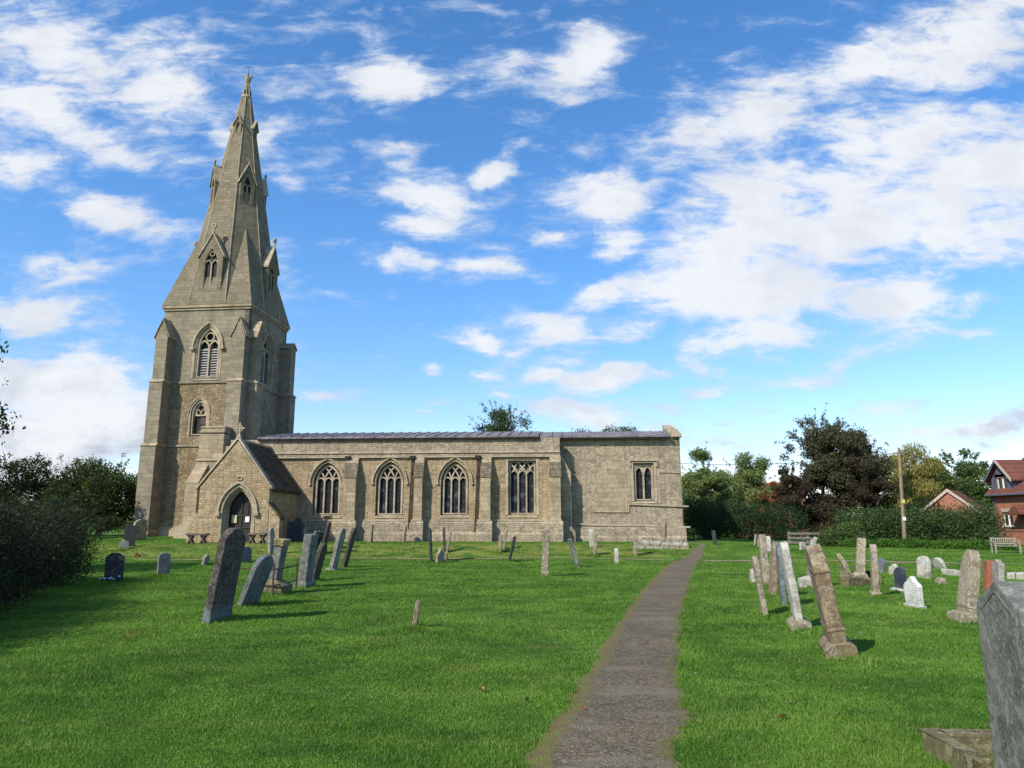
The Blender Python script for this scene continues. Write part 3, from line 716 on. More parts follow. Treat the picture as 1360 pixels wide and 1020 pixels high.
# porch roof
ridge = apx[1] - .02
def slope(sgn, n0, n1, mat, nm):
    ex = (pr_ if sgn > 0 else pl_) + .10 * sgn; ez = (gr[1] if sgn > 0 else gl_[1]) - .1
    mb = MB(); mb.prism([(ex, ez), (apx[0], ridge), (apx[0], ridge - .18), (ex - .04 * sgn, ez - .16)], SOUTH, n0, n1)
    return cpart(mb, nm, mat)
slope(1, PN + .32, .05, M['tile'], 'porch_roof'); slope(-1, PN + .32, .05, M['tile'], 'porch_roof')
mb = MB(); mb.tube([(apx[0], PN + .3, ridge + .02), (apx[0], 0, ridge + .02)], .09, 6); cpart(mb, 'ridge_tiles', M['dress'])
mb = MB()
mb.prism([(apx[0], apx[1] + .04), (apx[0], apx[1] + .20), (pl_ - .16, gl_[1] + .02), (pl_ - .16, gl_[1] - .13)], SOUTH, PN - .06, PN + .36)
mb.prism([(apx[0], apx[1] + .04), (apx[0], apx[1] + .20), (pr_ + .10, gr[1] + .02), (pr_ + .10, gr[1] - .13)], SOUTH, PN - .063, PN + .357)
cpart(mb, 'gable_coping', M['dress'], label='pale sloping coping on the porch gable')
def cross(mb, u, n, z, s, mp3):
    mb.box(u - .05 * s, u + .05 * s, n - .05 * s, n + .05 * s, z, z + s * .95)
    mb.box(u - .32 * s, u + .32 * s, n - .045 * s, n + .045 * s, z + s * .52, z + s * .62)
    mb.strip([(u + .2 * s * math.cos(k * math.pi / 6), z + .57 * s + .2 * s * math.sin(k * math.pi / 6)) for k in range(12)], .05 * s, mp3, n - .04 * s, n + .04 * s, closed=True)
mb = MB(); cross(mb, apx[0], PN + .1, apx[1] + .15, .85, SOUTH); mb.hexa([(apx[0]-.16,PN-.04,apx[1]),(apx[0]+.16,PN-.04,apx[1]),(apx[0]+.16,PN+.24,apx[1]),(apx[0]-.16,PN+.24,apx[1]),(apx[0]-.07,PN+.03,apx[1]+.3),(apx[0]+.07,PN+.03,apx[1]+.3),(apx[0]+.07,PN+.17,apx[1]+.3),(apx[0]-.07,PN+.17,apx[1]+.3)])
cpart(mb, 'gable_cross', M['white_stone'] if 'white_stone' in M else M['dress'])

# ---- west block beside the tower, with its stepped buttress
BN = .3
bz = lambda px, py: F1.south(px, py, BN)
x0, x1 = bz(262, 620)[0], bz(296, 600)[0]; zt = bz(290, 568)[1]
mb = MB().box(x0, x1, BN, 3.4, GZ, bz(290, 576)[1]); 
mb.prism([(x0, bz(0, 576)[1]), (x1, bz(0, 576)[1]), (x1, zt), (x0 + .12, zt), (x0, zt - .1)], SOUTH, BN + .05, 3.4)
cpart(mb, 'west_turret', M['ashlar'])
mb = MB().box(x0 - .04, x1 + .04, BN - .07, 3.4, bz(0, 577)[1], bz(0, 575)[1]); mb.prism([(x0 - .03, zt), (x1 + .06, zt), (x1 + .03, zt + .12), (x0 + .1, zt + .12)], SOUTH, BN, 3.4)
mb.box(x0 - .1, x1 + .6, BN - .07, BN + .02, bz(0, 613.5)[1], bz(0, 611)[1])
cpart(mb, 'turret_coping', M['dress'])
mb = MB().box(x1 - .05, U(400), .05, .5, GZ, z_eave - .02 - 2.0); mb.box(x1, uW + 1.5, .42, 3, GZ, z_eave - .3); cpart(mb, 'aisle_west_wall', M['aisle'])
BN2 = -.75; b2 = lambda px, py: F1.south(px, py, BN2)
xa, xb = b2(243, 680)[0], b2(260, 680)[0]
mb = MB(); mb.prism([(BN + .2, GZ), (BN2, GZ), (BN2, b2(250, 641)[1]), (BN + .2, b2(268, 610)[1])], lambda y, z, d: (d, y, z), xa, xb)
cpart(mb, 'buttress', M['ashlar'])
mb = MB(); mb.box(xa - .35, xb + .02, BN2 - .2, 2, GZ, b2(240, 703)[1]); mb.box(xa - .12, xb + .01, BN2 - .1, 2, GZ, b2(240, 697)[1]); cpart(mb, 'plinth', M['dress'])

# ---------------------------------------------------------------- tower and spire
TO, TTH = Vector((-.5034 * 45.8, 45.8, 0)), R(-6)
F2 = Frame(TO, TTH); TS = 5.885
rel = TO - CO; tl = (rel.dot(F1.e), rel.dot(F1.n), 0); trz = TTH - CTH
def tpart(mb, name, mat, bevel=0, label=None, parent=None):
    o = mb.build(name, mat, parent or church, tl if parent is None else (0, 0, 0), (0, 0, trz if parent is None else 0), bevel=bevel)
    if label: o['label'] = label
    return o
s2 = lambda px, py, n=0.0: F2.south(px, py, n)
e2 = lambda px, py: F2.east(px, py, TS)
zcor, zs1, zs2, zpl = s2(280, 410)[1], s2(250, 508.5)[1], s2(230, 592.5)[1], s2(215, 703)[1]
print('tower', zcor, zs1, zs2, zpl)
bu0, bzs = s2(259.5, 500.5); bu1 = s2(286.5, 500)[0]; bza = s2(273, 436)[1]; bzp = s2(273, 460)[1]
lu0, lzs = s2(252.5, 577); lu1 = s2(272, 577)[0]; lza = s2(262, 532.5)[1]; lzp = s2(262, 548)[1]
bc, bh = (bu0 + bu1) / 2, (bu1 - bu0) / 2; lc, lh = (lu0 + lu1) / 2, (lu1 - lu0) / 2
mb = MB().panel([(0, zs1), (TS, zs1), (TS, zcor), (0, zcor)], [arch(bc, bh + .12, bzs - .1, bzp, bza + .14, 10)], SOUTH, 0, .34)
en0 = e2(347, 500)[0]; en1 = e2(363.5, 500)[0]; ec, eh = (en0 + en1) / 2, (en1 - en0) / 2
EM = EAST(TS)
ezs = e2(355, 511)[1]; eza = e2(355, 449)[1]; ezp = e2(355, 474)[1]
print('east win', en0, en1, ezs, ezp, eza, 'south', bu0, bu1, bzs, bzp, bza)
ec, eh, ezs, ezp, eza = TS / 2, bh, bzs, bzp, bza
mb.panel([(0, zs1), (TS, zs1), (TS, zcor), (0, zcor)], [arch(ec, eh + .12, ezs - .1, ezp, eza + .14, 10)], EM, 0, .34)
mb.box(0, .3, .003, TS, zs1, zcor); mb.box(0, TS, TS - .3, TS, zs1, zcor)
tpart(mb, 'belfry_wall', M['tower'])
MB_ = MB().box(.4, TS - .4, .4, TS - .4, GZ, zcor); tpart(MB_, 'inner_wall', M['dark'])
mb = MB().panel([(0, GZ), (TS, GZ), (TS, zs1), (0, zs1)], [arch(lc, lh + .1, lzs - .1, lzp, lza + .12, 10)], SOUTH, .012, .34)
mb.box(.3, TS - .0, .36, TS, GZ, zs1); mb.box(.003, .3, .012, TS, GZ, zs1)
tpart(mb, 'tower_lower_wall', M['rubble'])
mb = MB().panel([(0, GZ), (TS, GZ), (TS, zs1), (0, zs1)], [], EAST(TS + .01), 0, .05); tpart(mb, 'tower_east_wall', M['tower'])
# strings round the tower
for z, q in ((zs1, .07), (zs2, .07)):
    mb = MB(); mb.prism([(-q, z - .05), (-q, z + .0), (0, z + .08), (TS, z + .08), (TS + q, z + .0), (TS + q, z - .05)], lambda a, zz_, d: (a, d, zz_), -q, TS + q)
    tpart(mb, 'string_course', M['tower'])
mb = MB(); mb.box(-.18, TS + .18, -.18, TS + .18, GZ, zpl); mb.prism([(-.18, zpl), (TS + .18, zpl), (TS + .02, zpl + .18), (-.02, zpl + .18)], SOUTH, -.02, TS); mb.box(-.1, TS + .1, -.1, TS, GZ, zpl + .08)
tpart(mb, 'plinth', M['dress'])
q = .16; zc0 = zcor
mb = MB(); mb.box(-q * .5, TS + q * .5, -q * .5, TS + q * .5, zc0 - .08, zc0 + .08); mb.box(-q, TS + q, -q, TS + q, zc0 + .08, zc0 + .24)
tpart(mb, 'cornice', M['ashlar'])
# belfry windows with louvres
def belfry(c, h, zs, zp, za, mpf, louv=True, nm='belfry_window'):
    mb = MB(); n0, n1 = .16, .28
    out = arch(c, h, zs, zp, za, 12); mb.strip(out, .12, mpf, n0 - .06, n1, closed=True)
    mb.strip([(c, zs), (c, zp - .12)], .11, mpf, n0, n1)
    for sg in (-1, 1):
        ap = archtop(c + sg * h / 2, h / 2, zp - .14, zp + h * .62, 8); mb.strip(ap, .09, mpf, n0 + .004 * sg, n1 - .004)
    rc = h * .40; zc = zp + h * .98
    mb.strip([(c + rc * math.cos(k * math.pi / 8), zc + rc * math.sin(k * math.pi / 8)) for k in range(16)], .08, mpf, n0 + .007, n1 - .007, closed=True)
    mb.hexa([mpf(c - h - .2, zs - .25, -.05), mpf(c + h + .2, zs - .25, -.05), mpf(c + h + .2, zs - .25, .3), mpf(c - h - .2, zs - .25, .3),
         mpf(c - h - .2, zs - .2, -.05), mpf(c + h + .2, zs - .2, -.05), mpf(c + h + .2, zs + .02, .3), mpf(c - h - .2, zs + .02, .3)])
    o = tpart(mb, nm, M['dress'])
    MB().prism(out, mpf, .41, .45).build('dark_opening', M['dark'], o)
    if louv:
        lv = MB(); k = zs + .1
        while k < zp - .1:
            lv.hexa([mpf(c - h, k, .24), mpf(c + h, k, .24), mpf(c + h, k + .12, .37), mpf(c - h, k + .12, .37),
                     mpf(c - h, k + .03, .24), mpf(c + h, k + .03, .24), mpf(c + h, k + .15, .37), mpf(c - h, k + .15, .37)]); k += .17
        lv.build('louvres', M['louvre'], o)
    hm = MB(); ap = archtop(c, h + .34, zp - .1, za + .38, 12); hm.strip(ap, .10, mpf, -.11, .01)
    for x in (ap[0][0], ap[-1][0]): hm.prism([(x - .12, zp - .24), (x + .12, zp - .24), (x + .12, zp - .05), (x - .12, zp - .05)], mpf, -.19, .01)
    hm.build('hood_mould', M['dress'], o)
    jm = MB()
    for qq, d0, d1 in ((.24, -.02, .1), (.11, .05, .2)):
        pts = arch(c, h + qq, zs - .1, zp, za + qq * 1.15, 12); jm.strip(pts[1:] + [pts[0]], .11, mpf, d0, d1)
    jm.build('jamb', M['dress'], o)
belfry(bc, bh, bzs, bzp, bza, SOUTH); belfry(ec, eh, ezs, ezp, eza, EM)
# lower lancet with a small opening
mb = MB(); out = arch(lc, lh, lzs, lzp, lza, 10)
mb.strip(out, .10, SOUTH, .08, .3, closed=True)
zr = s2(262, 552)[1]; mb.panel(arch(lc, lh, zr, lzp, lza, 10), [arch(lc, lh * .5, zr + .1, lzp + .15, lza - .25, 6)], SOUTH, .2, .3)
for sg in (-1, 1): mb.strip(archtop(lc + sg * lh * .4, lh * .4, lzp - .1, lzp + .25, 5), .06, SOUTH, .18, .21)
o = tpart(mb, 'lancet_window', M['dress'])
MB().prism(out, SOUTH, .31, .34).build('dark_opening', M['dark'], o)
mb = MB(); ap = arch(lc, lh + .14, lzs - .1, lzp, lza + .17, 10); mb.strip(ap[1:] + [ap[0]], .12, SOUTH, .002, .12); mb.build('jamb', M['dress'], o)
mb = MB(); mb.strip(archtop(lc, lh + .22, lzp, lza + .25, 10), .05, SOUTH, -.05, .01); mb.build('hood_mould', M['dress'], o)
a, z1 = s2(264, 553); b, z0 = s2(270.5, 563); MB().box(a, b, .285, .30, z0, z1).build('board', plain('purplish_board', (.10, .05, .06)), o)

def gabletop(mb, mb2, a, b, n0, n1, zt, zb, ax):
    """stepped buttress head: little gable over face a..b"""
    c = (a + b) / 2
    mp3 = (lambda p, z, d: (p, d, z)) if ax == 'y' else (lambda p, z, d: (d, p, z))
    mb.prism([(a, zb - .01), (b, zb - .01), (c, zt)], mp3, n0, n1)
    sg = -.06 if n1 > n0 else .06
    for s_, e in ((a, -1), (b, 1)):
        m_ = MB(); mb2.append(m_); m_.prism([(c, zt), (c, zt + .1), (s_ + e * .12, zb + .02), (s_ + e * .12, zb - .1)], mp3, n0 + sg * (1 + e * .02), n1)
def tbut(a, b, prj, z3, zg, ax='y', base=0.0):
    """three-stage buttress; a..b along the wall, prj = projection of each stage upwards"""
    mb = MB(); m2s = []
    p0, p1, p2 = prj
    g = .10
    if ax == 'y':
        mb.box(a - g, b + g, -p0, .1, GZ, zs2 - .1); mb.box(a - g / 2, b + g / 2, -p1, .1, zs2 - .1, zs1 - .1); mb.box(a, b, -p2, .1, zs1 - .1, z3)
        for z, q, p, pn in ((zs2, g, p0, p1), (zs1, g / 2, p1, p2)):
            m2 = MB(); m2s.append(m2); m2.prism([(-p - .04, z - .1), (-p - .04, z - .05), (-pn, z + .12), (.0, z + .12), (.0, z - .1)], lambda y, zz_, d: (d, y, zz_), a - q - .03, b + q + .03)
        m2 = MB(); m2s.append(m2); m2.box(a - g - .1, b + g + .1, -p0 - .12, .1, GZ, zpl)
        gabletop(mb, m2s, a, b, -p2, .1, zg, z3, 'y')
    else:
        E = TS
        mb.box(E - .1, E + p0, a - g, b + g, GZ, zs2 - .1); mb.box(E - .1, E + p1, a - g / 2, b + g / 2, zs2 - .1, zs1 - .1); mb.box(E - .1, E + p2, a, b, zs1 - .1, z3)
        for z, q, p, pn in ((zs2, g, p0, p1), (zs1, g / 2, p1, p2)):
            m2 = MB(); m2s.append(m2); m2.prism([(E + p + .05, z - .1), (E + p + .05, z - .02), (E + pn, z + .16), (E, z + .16), (E, z - .1)], SOUTH, a - q - .05, b + q + .05)
        gabletop(mb, m2s, a, b, E + p2, E - .1, zg, z3, 'x')
    o = tpart(mb, 'buttress', M['tower'])
    for m_ in m2s: m_.build('coping', M['ashlar'], o)
zg = s2(216, 424, -.8)[1]; z3 = s2(216, 447, -.8)[1]
a = s2(205.5, 460, -.85)[0]; b = s2(221, 460, -.85)[0]
tbut(a, b, (1.15, .98, .80), z3, zg)
a = s2(306, 470, -.7)[0]; b = s2(323, 470, -.7)[0]
print('SE but', a, b, TS)
tbut(a, b, (.9, .78, .62), z3, zg)
tbut(.12, .92, (.95, .8, .6), z3 + .1, zg - .05, 'x')
tbut(TS - .85, TS - .05, (1.1, .95, .8), z3 + .55, z3 + .85, 'x')
mb = MB()   # west-going buttress of the near corner and roofline scar on the east face
mb.box(-.7, .05, .1, .9, GZ, zs2); mb.box(-.55, .05, .13, .87, zs2, zs1); mb.box(-.42, .05, .16, .84, zs1, z3 - .4)
mb.prism([(-.46, z3 - .4), (.05, z3 - .4), (.05, zg - .1)], SOUTH, .14, .86)
tpart(mb, 'buttress', M['tower'])
mb = MB(); mb.strip([(0.6, z_eave + .2), (TS / 2 - .2, zs1 - .4), (TS - .1, z_eave + .2)], .13, EM, -.07, .003); tpart(mb, 'old_roof_line', M['dress'])

# spire: octagon with broaches
SO = TS / 2; ra = TS / 2 + .12; zb_ = zcor + .24; zA = 34.25; HS = zA - zb_
def sr(z): return ra * (1 - (z - zb_) / HS) + .05
k8 = math.tan(math.pi / 8)
mb = MB(); N = 1
ringb = [(SO + sx_ * 1, 0) for sx_ in ()]
def octo(z):
    r = sr(z); kk = r * k8
    return [(SO + x, SO + y, z) for x, y in ((r, -kk), (r, kk), (kk, r), (-kk, r), (-r, kk), (-r, -kk), (-kk, -r), (kk, -r))]
vs = octo(zb_) + octo(zA - .25); mb.add(vs, [tuple(range(8)), tuple(range(8, 16))] + [(i, (i + 1) % 8, 8 + (i + 1) % 8, 8 + i) for i in range(8)])
tpart(mb, 'spire', M['spire'])
spire = bpy.data.objects['spire']
hb = 6.0; zt = zb_ + hb; rd = sr(zt)
for sx_, sy_ in ((-1, -1), (1, -1), (1, 1), (-1, 1)):
    r = sr(zb_); kk = r * k8
    P = [(SO + sx_ * r, SO + sy_ * r, zb_), (SO + sx_ * r, SO + sy_ * kk, zb_), (SO + sx_ * kk, SO + sy_ * r, zb_), (SO + sx_ * rd * .7071, SO + sy_ * rd * .7071, zt)]
    mb = MB().add(P, [(0, 1, 2), (0, 1, 3), (0, 2, 3), (1, 2, 3)])
    mb.build('broach', M['spire'], spire)
# arrises of the octagon
mb = MB()
for a_, b_ in zip(octo(zb_ + .1), octo(zA - .4)): mb.tube([a_, b_], [.04, .03], 5)
mb.build('arris_roll', M['dress'], spire)
def lucarne(phi, zb0, zt0, w_, ow, zg_, lights=2, crs=True):
    """gabled spire light; phi = direction of its face in tower space"""
    r0 = sr(zb0) + .02
    cph, sph = math.cos(phi), math.sin(phi)
    mpf = lambda a, z, d: (SO + cph * (r0 - d) - sph * a, SO + sph * (r0 - d) + cph * a, z)
    hw = w_ / 2; dep = r0 - sr(zg_) + .1; sp_ = zb0 + (zt0 - zb0) * .62; ze = zb0 + (zt0 - zb0) * .80
    mb = MB().panel([(-hw, zb0 - .15), (hw, zb0 - .15), (hw, ze), (0, zg_), (-hw, ze)], [arch(0, ow / 2, zb0 + .1, sp_, zt0, 8)], mpf, 0, dep)
    o = mb.build('lucarne', M['spire'], spire)
    MB().prism(arch(0, ow / 2 + .01, zb0 + .1, sp_, zt0, 8), mpf, .18, .22).build('dark_opening', M['dark'], o)
    tr = MB(); tr.strip(arch(0, ow / 2, zb0 + .1, sp_, zt0, 8), .07 * min(1, w_), mpf, .02, .16, closed=True)
    if lights == 2:
        tr.strip([(0, zb0 + .1), (0, sp_)], .07 * min(1, w_), mpf, .06, .16)
        for sg in (-1, 1): tr.strip(archtop(sg * ow / 4, ow / 4, sp_ - .1, sp_ + ow * .3, 6), .055, mpf, .06 + .003 * sg, .157)
        if w_ > 1.2: tr.strip([(ow * .17 * math.cos(k * math.pi / 5), zt0 - ow * .42 + ow * .17 * math.sin(k * math.pi / 5)) for k in range(10)], .05, mpf, .07, .15, closed=True)
    tr.build('tracery', M['dress'], o)
    cp = MB()
    for sg in (-1, 1): cp.prism([(0, zg_ - .02), (0, zg_ + .12), (sg * (hw + .12), ze + .02), (sg * (hw + .12), ze - .12)], mpf, -.08 - .003 * sg, dep)
    if crs:
        s_ = .5 if w_ > 1 else .34
        cp.strip([(0, zg_ + .05), (0, zg_ + s_ * 1.1)], .09, mpf, -.05, .05)
        cp.strip([(s_ * .28 * math.cos(k * math.pi / 5), zg_ + s_ * 1.1 + s_ * .28 * math.sin(k * math.pi / 5)) for k in range(10)], .08, mpf, -.055, .055, closed=True)
    cp.build('coping', M['dress'], o)
z1a, z1b, z1g = s2(280, 386, .1)[1], s2(280, 334, .6)[1], s2(283, 315, .6)[1]
for k in range(4): lucarne(-math.pi / 2 + k * math.pi / 2, z1a, z1b, 1.62, .95, z1g)
for k in range(4): lucarne(-math.pi / 4 + k * math.pi / 2, 23.5, 25.6, .98, .58, 26.5)
for k in range(4): lucarne(-math.pi / 2 + k * math.pi / 2, 29.15, 30.2, .50, .28, 30.6, 1, False)
mb = MB(); r = sr(32.6) + .08; mb.tube([(SO, SO, 32.5), (SO, SO, 32.56), (SO, SO, 32.68), (SO, SO, 32.72)], [r - .06, r, r, r - .06], 8); mb.build('spire_band', M['dress'], spire)
for k in range(4):
    ph = -math.pi / 2 + k * math.pi / 2; rr = sr(33.0) + .02
    MB().box(-.06, .06, -.04, .04, 0, .32).build('slit', M['dark'], spire, (SO + rr * math.cos(ph), SO + rr * math.sin(ph), 32.8), (0, 0, ph + math.pi / 2))
mb = MB(); mb.tube([(SO, SO, zA - .35), (SO, SO, zA - .15), (SO, SO, zA + .02), (SO, SO, zA + .15)], [.16, .24, .24, .07], 8)
for k in range(4):
    ph = k * math.pi / 2 + .4; c_, s_ = math.cos(ph), math.sin(ph)
    mb.tube([(SO, SO, zA), (SO + .22 * c_, SO + .22 * s_, zA + .08), (SO + .3 * c_, SO + .3 * s_, zA + .28)], [.09, .09, .05], 6)
mb.build('finial', M['dress'], spire)
mb = MB(); mb.tube([(SO, SO, zA), (SO, SO, zA + 1.0)], .015, 6); mb.tube([(SO - .25, SO, zA + .9), (SO + .25, SO, zA + .9)], .014, 6)
mb.prism([(-.27, zA + .84), (-.27, zA + .97), (-.12, zA + .9)], lambda a, z, d: (SO + a, SO + d, z), -.015, .015); mb.prism([(.28, zA + .9), (.18, zA + .86), (.18, zA + .94)], lambda a, z, d: (SO + a, SO + d, z), -.015, .015)
mb.build('weather_vane', M['pipe'], spire)
# ---------------------------------------------------------------- ground, paths
def axis(a, b, st, far, ffar):
    near = np.arange(a, b + st / 2, st); lo = -np.geomspace(-a + 1.2 * st if a < 0 else 1, ffar, far)[::-1] if a < 0 else np.array([])
    hi = np.geomspace(b + 1.2 * st, ffar, far); return np.concatenate([lo, near, hi])
xs = axis(-40, 45, .3, 26, 900); ys = np.concatenate([np.linspace(-300, -8, 14), np.arange(-5, 62, .3), np.geomspace(63, 1200, 26)])
gx, gy = np.meshgrid(xs, ys); gz = hgt(gx, gy)
V = np.stack([gx.ravel(), gy.ravel(), gz.ravel()], 1); nx = len(xs); ii, jj = np.meshgrid(np.arange(len(ys) - 1), np.arange(nx - 1), indexing='ij')
i0 = (ii * nx + jj).ravel(); Fq = np.stack([i0, i0 + 1, i0 + nx + 1, i0 + nx], 1)
tag(np_mesh('ground', V, Fq, M['turf'], smooth=True), 'undulating green churchyard lawn', kind='structure')
# main path, edges measured on the ground from y = 2 m to the church corner
Lp = [(640, 1100), (699, 1017), (757.7, 926), (781, 890), (803, 852), (828, 814), (850, 786), (868, 766), (893, 746), (912, 739), (929.8, 723)]
Rp = [(900, 1100), (903, 1017), (905, 970), (906, 926), (903, 890), (904, 852), (907, 814), (914, 786), (920, 766), (929, 746), (933, 739), (938, 723)]
def edge(P):
    g = [gp(*p) for p in P]; return np.array([q.y for q in g]), np.array([q.x for q in g])
Ly, Lx = edge(Lp); Ry, Rx = edge(Rp)
def pedge(y, wob=True):
    y = np.asarray(y, float)
    l = np.interp(y, Ly, Lx); r = np.interp(y, Ry, Rx)
    l = np.where(y < Ly[0], Lx[0] + (y - Ly[0]) * .0, l); r = np.where(y < Ry[0], Rx[0] - (y - Ry[0]) * .0, r)
    if wob:
        f = 1 / (1 + np.maximum(0, y - 8) * .08)
        l = l + f * (.03 * np.sin(y * 3.1) + .02 * np.sin(y * 7.7 + 1)); r = r + f * (.03 * np.sin(y * 2.7 + 2) + .02 * np.sin(y * 8.9))
        r = r + .11 * np.exp(-((y - 6.3) / .34) ** 2) * (1 + .5 * np.sin(y * 31)) + f * .012 * np.sin(y * 23 + 2 * np.sin(y * 5)); l = l - f * .016 * np.sin(y * 19 + 2 * np.sin(y * 4))
    return l, r
PEND = 41.0
py_ = np.concatenate([np.arange(-4, 30, .1), np.arange(30, PEND, .2)]); l, r = pedge(py_); K = 12
fr_ = np.linspace(0, 1, K + 1)
PX = l[:, None] + (r - l)[:, None] * fr_; PY = np.repeat(py_[:, None], K + 1, 1)
# lies on the lawn with a soft edge sunk into it
PZ = hgt(PX, PY) + .018 - .014 * (np.abs(fr_ - .5) > .49)
V = np.stack([PX.ravel(), PY.ravel(), PZ.ravel()], 1); ii, jj = np.meshgrid(np.arange(len(py_) - 1), np.arange(K), indexing='ij')
i0 = (ii * (K + 1) + jj).ravel(); Fq = np.stack([i0, i0 + 1, i0 + K + 2, i0 + K + 1], 1)
po = np_mesh('path', V, Fq, M['path'], smooth=True); tag(po, 'worn tarmac path leading past the church', kind='structure')
uvl = po.data.uv_layers.new(name='u'); uf = np.tile(fr_, len(py_)); idx = Fq.ravel()
uvl.data.foreach_set('uv', np.stack([uf[idx], np.zeros(len(idx))], 1).astype(np.float32).ravel())
# cross path running east and west by the foot of the bank
CROSS = []
def cross_path(pts, wid, name, label):
    CROSS.append((np.array(pts), wid))
    n = 220; pts = np.array(pts); x = np.linspace(pts[0, 0], pts[-1, 0], n); y = np.interp(x, pts[:, 0], pts[:, 1])
    f = np.linspace(0, 1, 5); X_ = np.repeat(x[:, None], 5, 1); Y_ = y[:, None] - wid / 2 + wid * f + .04 * np.sin(x[:, None] * 2.3)
    Z_ = hgt(X_, Y_) + .03 - .012 * (np.abs(f - .5) > .45)
    V = np.stack([X_.ravel(), Y_.ravel(), Z_.ravel()], 1); ii, jj = np.meshgrid(np.arange(n - 1), np.arange(4), indexing='ij'); i0 = (ii * 5 + jj).ravel()
    F_ = np.stack([i0, i0 + 1, i0 + 6, i0 + 5], 1); o = np_mesh(name, V, F_, M['thin_path'], smooth=True)
    u = o.data.uv_layers.new(name='u'); uf = np.tile(f, n); u.data.foreach_set('uv', np.stack([uf[F_.ravel()], np.zeros(F_.size)], 1).astype(np.float32).ravel())
    return tag(o, label, kind='structure')
a = gp(931, 745); b = gp(1359, 752)
print('cross', a, b)
cross_path([(a.x, a.y), (b.x + 6, b.y)], .75, 'cross_path', 'narrow cross path over the eastern lawn')
a = gp(896, 744.5); b = gp(690, 741)
cross_path([(-16, 31.2), (b.x, b.y), (a.x, a.y)], .24, 'cross_path', 'narrow cross path along the foot of the bank')

# ---------------------------------------------------------------- gravestones
def outline(st, W, Hh):
    w = W / 2; P = []
    if st == 'flat': P = [(-w, 0), (w, 0), (w, Hh), (-w, Hh)]
    elif st == 'round':
        P = [(-w, 0), (w, 0)] + [(w * math.cos(a), Hh - w * .75 + w * .75 * math.sin(a)) for a in np.linspace(0, math.pi, 13)]
    elif st == 'gable': P = [(-w, 0), (w, 0), (w, Hh - w * .85), (0, Hh), (-w, Hh - w * .85)]
    elif st == 'gable_flat': P = [(-w, 0), (w, 0), (w, Hh - w * .46), (0, Hh), (-w, Hh - w * .46)]
    elif st == 'soft_peak': P = [(-w, 0), (w, 0), (w, Hh - w * .62), (w * .93, Hh - w * .5), (w * .78, Hh - w * .41), (w * .5, Hh - w * .27), (w * .22, Hh - w * .1), (w * .06, Hh), (-w * .06, Hh), (-w * .22, Hh - w * .1), (-w * .5, Hh - w * .27), (-w * .78, Hh - w * .41), (-w * .93, Hh - w * .5), (-w, Hh - w * .62)]
    elif st == 'low_gable': P = [(-w, 0), (w, 0), (w, Hh - w * .45), (w * .35, Hh), (-w * .35, Hh), (-w, Hh - w * .45)]
    elif st == 'shoulder':
        P = [(-w, 0), (w, 0), (w, Hh - w * .75), (w * .74, Hh - w * .72)] + [(w * .70 * math.cos(a), Hh - w * .62 + w * .62 * math.sin(a)) for a in np.linspace(.05, math.pi - .05, 11)] + [(-w * .74, Hh - w * .72), (-w, Hh - w * .75)]
    elif st == 'ogee':
        P = [(-w, 0), (w, 0), (w, Hh - w * .7), (w * .8, Hh - w * .48), (w * .45, Hh - w * .36), (w * .2, Hh - w * .15), (0, Hh), (-w * .2, Hh - w * .15), (-w * .45, Hh - w * .36), (-w * .8, Hh - w * .48), (-w, Hh - w * .7)]
    elif st == 'pointed':
        a = arch(0, w, 0, Hh - w * 1.25, Hh, 7); P = a
    elif st == 'taper': P = [(-w, 0), (w, 0), (w * .72, Hh - w * .9), (w * .5, Hh - w * .35), (w * .15, Hh), (-w * .15, Hh), (-w * .5, Hh - w * .35), (-w * .72, Hh - w * .9)]
    elif st == 'broken': P = [(-w, 0), (w, 0), (w, Hh * .6), (w * .3, Hh * .8), (w * .1, Hh), (-w * .4, Hh * .75), (-w, Hh * .5)]
    out = [P[0]]
    for p in P[1:]:
        if math.hypot(p[0] - out[-1][0], p[1] - out[-1][1]) > .004: out.append(p)
    return out
def slab_mesh(name, st, W, Hh, Tk, mat, parent=None, seed=0, sink=.25, loc=(0, 0, 0), rot=(0, 0, 0)):
    P = outline(st, W, Hh); P = [(a, (z if z > 0 else -sink)) for a, z in P]
    me = bpy.data.meshes.new(name); bm = bmesh.new()
    mp = lambda a, z, d: (d, a, z)
    v0 = [bm.verts.new(mp(a, z, -Tk / 2)) for a, z in P]; v1 = [bm.verts.new(mp(a, z, Tk / 2)) for a, z in P]; n = len(P)
    bm.faces.new(v0); bm.faces.new(v1[::-1])
    for i in range(n): bm.faces.new((v0[i], v0[(i + 1) % n], v1[(i + 1) % n], v1[i]))
    bmesh.ops.recalc_face_normals(bm, faces=bm.faces)
    es = [e for e in bm.edges if e.calc_face_angle(0) > .6]
    bmesh.ops.bevel(bm, geom=es, offset=min(.014, Tk * .14), segments=2, affect='EDGES', profile=.5)
    bmesh.ops.triangulate(bm, faces=[f for f in bm.faces if len(f.verts) > 4])
    bmesh.ops.subdivide_edges(bm, edges=[e for e in bm.edges if e.calc_length() > .18], cuts=3, use_grid_fill=True)
    bmesh.ops.triangulate(bm, faces=[f for f in bm.faces if len(f.verts) > 4])
    rr = random.Random(seed)
    ph = [rr.uniform(0, 6) for _ in range(6)]
    for v in bm.verts:
        x, y, z = v.co
        e = .006 * math.sin(z * 9 + ph[0]) + .005 * math.sin(z * 21 + y * 13 + ph[1]); v.co.y += e; v.co.x += .004 * math.sin(z * 6 + y * 7 + ph[2]); v.co.z += .006 * math.sin(y * 15 + ph[3])
    bmesh.ops.recalc_face_normals(bm, faces=bm.faces)
    bm.to_mesh(me); bm.free()
    o = link(name, me, mat, parent, loc, rot)
    return o
NG = 0
